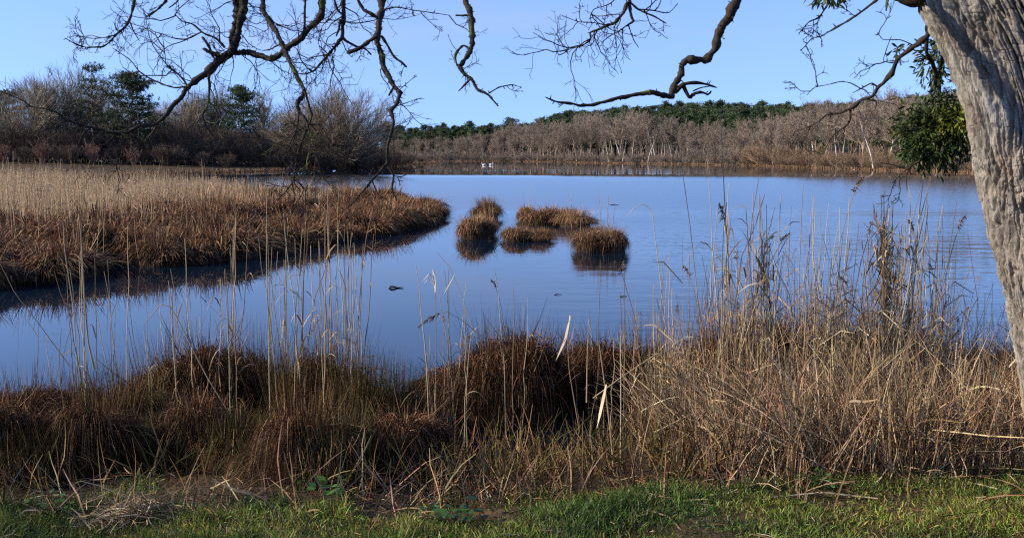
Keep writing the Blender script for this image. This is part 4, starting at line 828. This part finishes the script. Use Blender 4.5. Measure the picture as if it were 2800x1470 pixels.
branch(([(650, -395), (640, -200), (645, 0), (648, 50), (635, 95), (631, 133), (623, 145)], 6.1, 12, 9, T(9)),
       ([(700, -400), (690, -200), (668, 0), (662, 45), (648, 108), (637, 137), (622, 148)], 6.05, 13, 9, T(6)),
       ([(628, 143), (595, 170), (565, 199), (540, 217), (515, 236), (500, 261), (475, 286), (450, 319), (428, 337), (410, 343), (384, 343), (359, 357), (333, 366), (301, 362), (268, 353), (232, 343), (199, 333), (174, 326), (156, 308), (120, 296), (70, 290)], [6.1, 5.9, 5.7, 5.6], [13, 11, 8, 6, 5, 4, 3.5, 3, 2, 1], 1, T(13, 0.28)),
       ([(600, 150), (570, 140), (555, 133)], 6.05, 7, 4), ([(585, 160), (572, 128), (553, 102)], 6.05, 5, 3),
       ([(615, 130), (590, 105), (555, 90), (525, 65), (500, 60), (478, 40)], 6.0, 3, 1, T(10)), ([(550, 88), (510, 108), (470, 103), (440, 92), (415, 85)], 6.0, 2, 0.8, T(9)),
       ([(510, 230), (490, 205), (455, 175), (450, 140), (445, 105)], 5.8, 2.4, 0.8, T(12)), ([(450, 232), (410, 215), (380, 195), (355, 163), (308, 132)], 5.8, 2.2, 0.8, T(9, 0.25)), ([(515, 236), (480, 240), (450, 232)], 5.8, 2.2, 2.0),
       ([(570, 195), (573, 225), (571, 260), (570, 285), (555, 315), (562, 340), (578, 370), (590, 385)], 5.95, 3.5, 1.4, T(12, 0.25)), ([(572, 278), (590, 300), (603, 318)], 5.95, 2, 1, T(8, 0.15)),
       ([(333, 366), (336, 400), (330, 430), (310, 445)], 5.7, 2.6, 0.8, T(9, 0.3)), ([(428, 345), (405, 378), (370, 410), (350, 440)], 5.75, 2.6, 0.8, T(9, 0.3)), ([(405, 376), (430, 400), (475, 403)], 5.75, 1.6, 0.8, T(6, 0.2)))
branch(([(625, 145), (641, 145), (683, 143), (716, 155), (737, 162), (757, 153), (782, 133), (815, 112), (844, 79), (869, 58), (882, 37), (878, 0), (885, -200), (900, -415)], [6.1, 6.0, 5.95, 6.0], [8, 9, 9, 9, 9, 9.5, 10, 11], 11, T(4, 0.3)),
       ([(832, 80), (833, 50), (835, 0), (838, -100)], 5.95, 3.5, 4, T(4, 0.12)), ([(790, 128), (770, 120), (740, 135), (722, 138)], 6.0, 2.6, 1, T(6, 0.15)))
branch(([(700, -400), (715, -150), (720, 0), (718, 25), (733, 54), (753, 83), (770, 120), (782, 145), (799, 182), (820, 224), (832, 244), (826, 265), (811, 282), (820, 307), (838, 331), (842, 344), (828, 381), (815, 414), (809, 456), (803, 485), (799, 505), (807, 534), (800, 565)], [6.1, 5.7, 5.5, 5.4], [10, 9, 8, 7, 6.5, 6, 5.5, 4, 3, 2.2, 1.6, 1], 1, T(5, 0.28)),
       ([(832, 244), (844, 290), (853, 315), (846, 338)], 5.5, 3.6, 2.6), ([(818, 307), (811, 352), (799, 393), (774, 435)], 5.45, 2.6, 0.9, T(14, 0.25)),
       ([(842, 340), (880, 342), (900, 385), (912, 400)], 5.45, 2, 0.8, T(14, 0.25)), ([(842, 344), (858, 380), (866, 420), (862, 445)], 5.45, 2.2, 0.8, T(14, 0.3)), ([(842, 344), (805, 365), (790, 400), (770, 425)], 5.5, 2, 0.8, T(14, 0.3)), ([(842, 344), (850, 385), (845, 420)], 5.35, 2, 0.8, T(16, 0.3)),
       ([(799, 500), (775, 530), (740, 560)], 5.4, 1.8, 0.8, T(5, 0.15)), ([(803, 480), (830, 520), (790, 590), (760, 600)], 5.5, 1.2, 0.7, T(5, 0.15)))
branch(([(960, -420), (935, -150), (938, 0), (940, 41), (938, 75), (935, 104), (915, 128), (898, 149), (873, 178), (857, 195), (832, 203)], [5.95, 5.9], [8, 7, 6.5, 6, 5, 4, 3.4, 2.4, 1.2], 1, T(12, 0.35)),
       ([(931, 54), (927, 79), (919, 99)], 5.9, 3.5, 1.8), ([(935, 104), (952, 116), (977, 128), (998, 133), (1014, 149)], 5.9, 4.2, 1.8, T(9, 0.22)), ([(832, 203), (812, 200), (800, 178), (815, 160)], 5.9, 1.4, 0.8, T(9, 0.2)), ([(915, 0), (925, 30), (940, 40)], 5.9, 3, 3),
       ([(898, 149), (870, 120), (880, 75), (900, 50)], 5.9, 1.2, 0.7, T(8, 0.25)))
branch(([(1060, -425), (1050, -150), (1045, 0), (1043, 25), (1039, 54), (1035, 83), (1031, 112), (1043, 149), (1047, 182), (1064, 207), (1076, 236), (1093, 253), (1087, 282), (1068, 302), (1076, 331), (1068, 373), (1060, 406), (1058, 447), (1039, 468), (1014, 497), (989, 526), (965, 555), (930, 582)], [5.95, 5.7, 5.5, 5.4], [14, 12, 10.5, 9.5, 9, 8, 6.5, 6, 6, 5, 4.4, 4, 3, 2, 1], 1, T(3, 0.25)),
       ([(979, -60), (979, 0), (994, 27), (1014, 39), (1033, 52)], 5.75, 4.5, 5), ([(1043, 99), (1060, 124), (1076, 153), (1097, 170), (1112, 184)], 5.7, 3.2, 2.2, T(5, 0.1)), ([(1031, 99), (1006, 116), (981, 133), (950, 145)], 5.7, 6.5, 4.5, T(6, 0.2)),
       ([(1059, 447), (1076, 480), (1072, 518), (1085, 547)], 5.45, 3, 1.4, T(3, 0.1)), ([(1018, 495), (1035, 534), (1060, 547)], 5.4, 1.6, 0.9, T(3, 0.1)), ([(1076, 480), (1097, 483), (1126, 472), (1147, 447)], 5.45, 1.6, 0.8, T(4, 0.15)), ([(1076, 236), (1066, 255), (1063, 262)], 5.6, 3, 2),
       ([(1093, 245), (1110, 230), (1130, 213)], 5.6, 1, 0.7, T(3, 0.1)), ([(1087, 290), (1115, 280), (1150, 268)], 5.6, 1, 0.7, T(3, 0.1)), ([(1043, 30), (1080, 20), (1130, 28), (1180, 35), (1228, 42)], 5.7, 2, 0.8, T(8, 0.25)))
branch(([(1250, -430), (1262, -150), (1271, 0), (1283, 25), (1290, 62), (1290, 124), (1279, 153), (1263, 174), (1255, 182), (1271, 203), (1292, 220), (1304, 244), (1325, 253), (1341, 265), (1362, 290)], [5.8, 5.6, 5.5], [11, 9.5, 8.5, 8, 7, 6, 5, 4, 3, 1.6], 1, T(2, 0.12)),
       ([(1283, 132), (1267, 124), (1252, 137), (1244, 157), (1250, 180)], 5.55, 3.4, 3), ([(1282, 43), (1246, 43)], 5.6, 3, 2), ([(1283, 220), (1267, 236), (1254, 249)], 5.5, 3, 1.6), ([(1338, 255), (1366, 238), (1400, 232), (1425, 240)], 5.5, 1.8, 0.8, T(6, 0.15)), ([(1258, 150), (1235, 120), (1225, 95)], 5.5, 0.8, 0.6))
branch(([(1640, -400), (1700, -150), (1723, 0), (1715, 11), (1704, 36), (1683, 62), (1661, 69), (1639, 80), (1614, 89), (1614, 109), (1588, 127), (1563, 132), (1547, 141)], [5.4, 5.4], [7, 6, 5, 4, 3.4, 2.6, 2, 1.4, 1], 1, T(8, 0.3)),
       ([(1721, 7), (1726, 47), (1733, 58)], 5.4, 4, 3), ([(1733, 58), (1712, 72), (1690, 87), (1668, 98), (1646, 116)], 5.4, 2.4, 1, T(9, 0.2)), ([(1723, 7), (1744, 25), (1766, 36), (1791, 47), (1820, 63)], 5.4, 2.8, 1.8, T(8, 0.2)), ([(1744, 25), (1784, 29), (1828, 36), (1853, 11)], 5.4, 1.8, 0.8, T(9, 0.25)),
       ([(1661, 69), (1617, 62), (1581, 60), (1538, 43)], 5.4, 1.5, 0.8, T(8, 0.22)), ([(1700, -20), (1668, 11), (1625, 25), (1614, 44), (1617, 65)], 5.4, 1.5, 0.8, T(8, 0.25)), ([(1719, 70), (1730, 105), (1746, 130)], 5.4, 1.6, 0.8, T(3, 0.1)))
branch(([(1960, -330), (2020, -120), (2013, 0), (2002, 22), (1994, 51), (1976, 69), (1965, 101), (1955, 130), (1936, 156), (1929, 168), (1907, 163), (1878, 167), (1864, 178), (1860, 203), (1849, 225), (1839, 250), (1833, 268)], [5.0, 5.0, 4.95], [19, 16, 15, 13, 12.5, 12, 11.5, 11, 10.5, 10, 10], 9, dict(twig=1.2, tlen=0.05, rough=0.2)),
       ([(1840, 262), (1831, 265), (1810, 259), (1777, 252), (1744, 257), (1712, 265), (1683, 270), (1650, 279), (1617, 286), (1587, 288), (1567, 283), (1523, 279), (1492, 266)], [4.95, 4.8], [9, 8.5, 7.5, 6.5, 6, 5.5, 5, 4, 3, 1.4], 1.4, dict(twig=2, tlen=0.05)),
       ([(1845, 252), (1868, 232), (1893, 225), (1926, 230), (1958, 239)], 5.0, [7, 5, 4, 2], 2, dict(twig=2, tlen=0.05)), ([(1868, 234), (1882, 261), (1886, 268), (1897, 257), (1918, 252), (1936, 259), (1944, 250)], 5.0, [5, 5, 4, 3, 2], 1.6, dict(twig=2, tlen=0.04)), ([(1895, 249), (1918, 240), (1945, 236)], 5.0, 1.8, 1.2))
branch(([(2600, 20), (2553, 69), (2535, 98), (2506, 123), (2477, 141), (2452, 167), (2441, 196), (2419, 225), (2401, 239), (2383, 265), (2354, 275), (2325, 297), (2296, 308), (2263, 312), (2241, 330), (2216, 344), (2187, 357)], [3.85, 4.1, 4.3], [9, 8.5, 8, 7, 6.5, 6, 5, 4.4, 3, 2.2, 1.2], 1, T(3, 0.14)),
       ([(2325, 301), (2325, 330), (2303, 352), (2281, 366), (2260, 399), (2238, 420)], 4.3, 3, 0.9, T(8, 0.16)), ([(2397, 236), (2383, 228), (2361, 239), (2332, 254)], 4.25, 2.6, 1, T(10, 0.2)), ([(2354, 243), (2328, 228), (2299, 223), (2263, 232), (2227, 239), (2207, 259)], 4.25, 1.6, 0.8, T(6, 0.15)),
       ([(2372, 272), (2397, 279), (2394, 297)], 4.25, 2.4, 1), ([(2441, 172), (2415, 167), (2426, 130), (2437, 101)], 4.15, 1.5, 0.8, T(7, 0.15)), ([(2500, 125), (2462, 109), (2415, 109), (2400, 90)], 4.1, 1.4, 0.8, T(5, 0.12)))
branch(([(2440, -100), (2250, -170), (1950, -150), (1650, -190), (1350, -170), (1050, -230)], [4.05, 3.7, 3.5, 3.4, 3.3, 3.3], [32, 28, 22, 16, 10, 4], 3), ([(2000, -150), (1850, -230), (1700, -330), (1500, -420)], [3.5, 3.5, 3.4], [16, 12, 8, 3], 3, T(12, 0.3)), ([(2150, -165), (2050, -260), (1950, -420)], [3.65, 3.6], [18, 12, 5], 3, T(10, 0.3)))
branch(([(2440, -50), (2397, 0), (2375, 18), (2350, 36), (2321, 56), (2296, 69), (2270, 85), (2245, 100), (2220, 105), (2201, 127), (2189, 138)], [4.1, 4.3], [4, 3, 2.6, 2, 1.4, 1], 1, T(4, 0.12)), ([(2330, -150), (2280, -40), (2267, 7), (2245, 40), (2234, 51), (2212, 60), (2192, 83)], [4.4, 4.3], [5, 3, 2, 1.5, 1], 1, T(5, 0.12)),
       ([(2430, -60), (2426, 0), (2423, 30)], 4.1, 7, 2))
branch(([(2575, 0), (2542, 40), (2535, 72), (2533, 145), (2550, 174), (2560, 217), (2546, 250)], [3.95, 4.3], 6, 5), ([(2660, 60), (2586, 116), (2575, 160), (2571, 203), (2568, 239), (2571, 308)], [3.95, 4.3, 4.4], 6, 5),
       ([(2571, 300), (2560, 380), (2530, 430), (2490, 455), (2465, 475), (2440, 500)], 4.4, [5, 4, 3, 2, 1.5, 1], 1, T(7, 0.14)), ([(2490, 455), (2478, 480), (2480, 520)], 4.4, 2, 0.8, T(10, 0.14)), ([(2478, 462), (2440, 450), (2405, 445)], 4.4, 1.3, 0.7, T(6, 0.1)))

branch(([(430, -320), (385, -120), (368, 0), (357, 47), (340, 78), (319, 94), (300, 115), (280, 128), (236, 130), (210, 122), (178, 105)], [6.2, 6.0], [6, 4.5, 3.6, 3, 2.6, 2.2, 1.8, 1.4, 1], 1, T(9, 0.2)), ([(319, 94), (280, 104), (250, 105), (215, 98), (200, 85)], 6.05, 1.6, 0.8, T(9, 0.18)), ([(355, 60), (365, 85), (381, 112)], 6.1, 1.8, 0.9, T(3, 0.1)),
       ([(500, -330), (470, -100), (455, 0), (430, 27), (400, 47)], [6.2, 6.1], [6, 4, 3, 2], 1.4, T(2, 0.1)), ([(495, -60), (488, 0), (462, 22)], 6.15, 2.4, 1.5, T(3, 0.1)))

# mistletoe on the branches
def mistletoe(px, py, Y, r, n, tone, label, squash=1.0):
    c = at(px, py, Y); t = thing('mistletoe', label, 'mistletoe', c)
    d = nrm(rng.normal(size=(n, 3))); p = d * (r * rng.uniform(0.25, 1.0, n) ** 0.45)[:, None] * np.array([1, 1, squash]); p = p * (1 + 0.95 * fbm(d * 2.8 + px, 2))[:, None]
    m = max(14, n // 12); i = rng.integers(0, n, m); gs = Geo()
    gs.tubes(np.stack([p[i] * 0.02, p[i] * 0.35 + rng.normal(0, r * 0.06, (m, 3)), p[i] * 0.7, p[i]], 1), np.array([[0.004, 0.003, 0.0022, 0.0014]]), 5, pal(m, [(0.10, 0.10, 0.035)])); gs.build('stems', M_mist, t)
    g = Geo()
    for s in (-1, 1):
        o = nrm(d * 0.8 + s * nrm(np.cross(d, rng.normal(size=(n, 3)))) * 0.75 + np.array([0, 0, -0.25])); L = rng.uniform(0.016, 0.036, n)[:, None]; f = [0, 0.3, 0.65, 1]
        g.ribbons(np.stack([p + o * L * q - np.array([0, 0, 1]) * L * 0.15 * q * q for q in f], 1), np.array([[0.15, 0.75, 1, 0.25]]) * L * 0.30, np.cross(o, rng.normal(size=(n, 3))), pal(n, tone, 0.25))
    g.build('leaves', M_mist, t); return t
MI = [(0.035, 0.058, 0.016), (0.050, 0.075, 0.020), (0.026, 0.045, 0.014), (0.075, 0.095, 0.022)]
mistletoe(2556, 362, 4.45, 0.155, 2100, MI, 'large round dark green mistletoe clump hanging beside the trunk')
mistletoe(2618, 335, 4.36, 0.085, 700, [(0.17, 0.18, 0.02), (0.12, 0.14, 0.02)], 'yellow green mistletoe clump tucked between the large clump and the trunk')
mistletoe(2552, 168, 4.3, 0.075, 230, MI, 'smaller ragged mistletoe clump on the hanging stems above the large one', 1.5)
mistletoe(2270, -8, 4.3, 0.07, 130, MI, 'sparse mistletoe sprig at the top edge above the thin twigs', 0.5)
mistletoe(2452, 140, 4.2, 0.022, 16, MI, 'tiny mistletoe sprig on the upper slanting branch')

# ------------------------------------------------------------------ water birds and drift
def swan(px, py, head):
    c = gp(px, py, 0.0); t = thing('swan', 'white swan on the far water, ' + ('left of the two' if head < 0 else 'right of the two'), 'swan', (c[0], c[1], 0), 0 if head > 0 else math.pi, None, (0.8, 0.8, 0.8))
    g = Geo(); u = np.linspace(0, 1, 12); pts = np.stack([-0.55 + 1.1 * u, 0 * u, 0.14 + 0.16 * (1 - u) ** 3 + 0.05 * np.sin(u * 3)], -1)
    nk = np.array([[0.50, 0, 0.22], [0.62, 0, 0.38], [0.60, 0, 0.58], [0.58, 0, 0.74], [0.66, 0, 0.82], [0.76, 0, 0.79]])
    g.tubes(pts[None], np.interp(u, [0, 0.15, 0.5, 0.85, 1], [0.03, 0.14, 0.24, 0.17, 0.04])[None], 12, np.array([[0.85, 0.84, 0.80]]))
    nk = smooth_path(nk, 16); g.tubes(nk[None], np.interp(np.linspace(0, 1, 16), [0, 0.2, 0.7, 0.85, 1], [0.10, 0.055, 0.04, 0.06, 0.03])[None], 8, np.array([[0.85, 0.84, 0.80]])); g.build('body', M_feather, t)
    b = Geo(); b.tubes(np.array([[[0.75, 0, 0.79], [0.86, 0, 0.755]]]), np.array([[0.03, 0.012]]), 6, np.array([[0.6, 0.2, 0.04]])); b.build('beak', M_feather, t)
swan(1324, 452.5, -1); swan(1342, 452.0, 1)
def duck(px, py, lab, rz):
    c = gp(px, py, 0.0); t = thing('duck', lab, 'duck', (c[0], c[1], 0), rz); u = np.linspace(0, 1, 10)
    g = Geo(); g.tubes(np.stack([-0.3 + 0.6 * u, 0 * u, 0.07 + 0.10 * (1 - u) ** 3], -1)[None], np.interp(u, [0, 0.2, 0.6, 1], [0.02, 0.09, 0.13, 0.05])[None], 10, np.array([[0.03, 0.028, 0.026]]))
    g.tubes(smooth_path([[0.22, 0, 0.12], [0.28, 0, 0.24], [0.33, 0, 0.30], [0.40, 0, 0.29]], 10)[None], np.interp(np.linspace(0, 1, 10), [0, 0.6, 0.8, 1], [0.07, 0.05, 0.07, 0.03])[None], 8, np.array([[0.03, 0.03, 0.028]])); g.build('body', M_feather, t)
    b = Geo(); b.tubes(np.array([[[0.40, 0, 0.29], [0.50, 0, 0.275]]]), np.array([[0.025, 0.012]]), 6, np.array([[0.35, 0.28, 0.08]])); b.build('beak', M_feather, t)
duck(1492, 449, 'dark duck on the far water, left one of the close pair', 2.9); duck(1503, 449.5, 'dark duck on the far water, right one of the close pair', 0.2); duck(1307, 446, 'single dark duck beyond the swans', 0.5)
def drift(px, py, pts, r, lab):
    c = gp(px, py, 0.0); g = Geo(); p = smooth_path(pts, 14); g.tubes(p[None], np.interp(np.linspace(0, 1, 14), [0, 0.25, 0.5, 1], [0.3, 1, 0.8, 0.25])[None] * r, 7, np.array([[0.03, 0.024, 0.018]]))
    o = g.build('driftwood', M_wood); o.location = (c[0], c[1], 0); tag(o, lab, 'driftwood')
drift(1076, 788, [[-0.07, 0, 0.0], [-0.04, 0.01, 0.022], [0.01, 0, 0.02], [0.06, 0.02, 0.008], [0.15, 0.03, 0.012]], 0.02, 'small dark piece of driftwood floating on the left water')
drift(1680, 561, [[-0.2, 0, 0.005], [0, 0.02, 0.015], [0.2, 0, 0.005]], 0.02, 'thin dark stick floating beyond the big front islet')
drift(1525, 806, [[-0.05, 0, 0.003], [0, 0.01, 0.01], [0.06, 0.01, 0.003]], 0.007, 'tiny dark twig floating below the middle islet')
drift(1704, 811, [[-0.05, 0, 0.003], [0, 0.0, 0.009], [0.06, 0.02, 0.003]], 0.007, 'tiny dark twig floating right of the middle reeds')
drift(1164, 470, [[0.0, 0, -0.1], [0.05, 0, 0.3], [-0.1, 0, 0.62]], 0.06, 'dark stump sticking out of the far water right of the drooping branch')
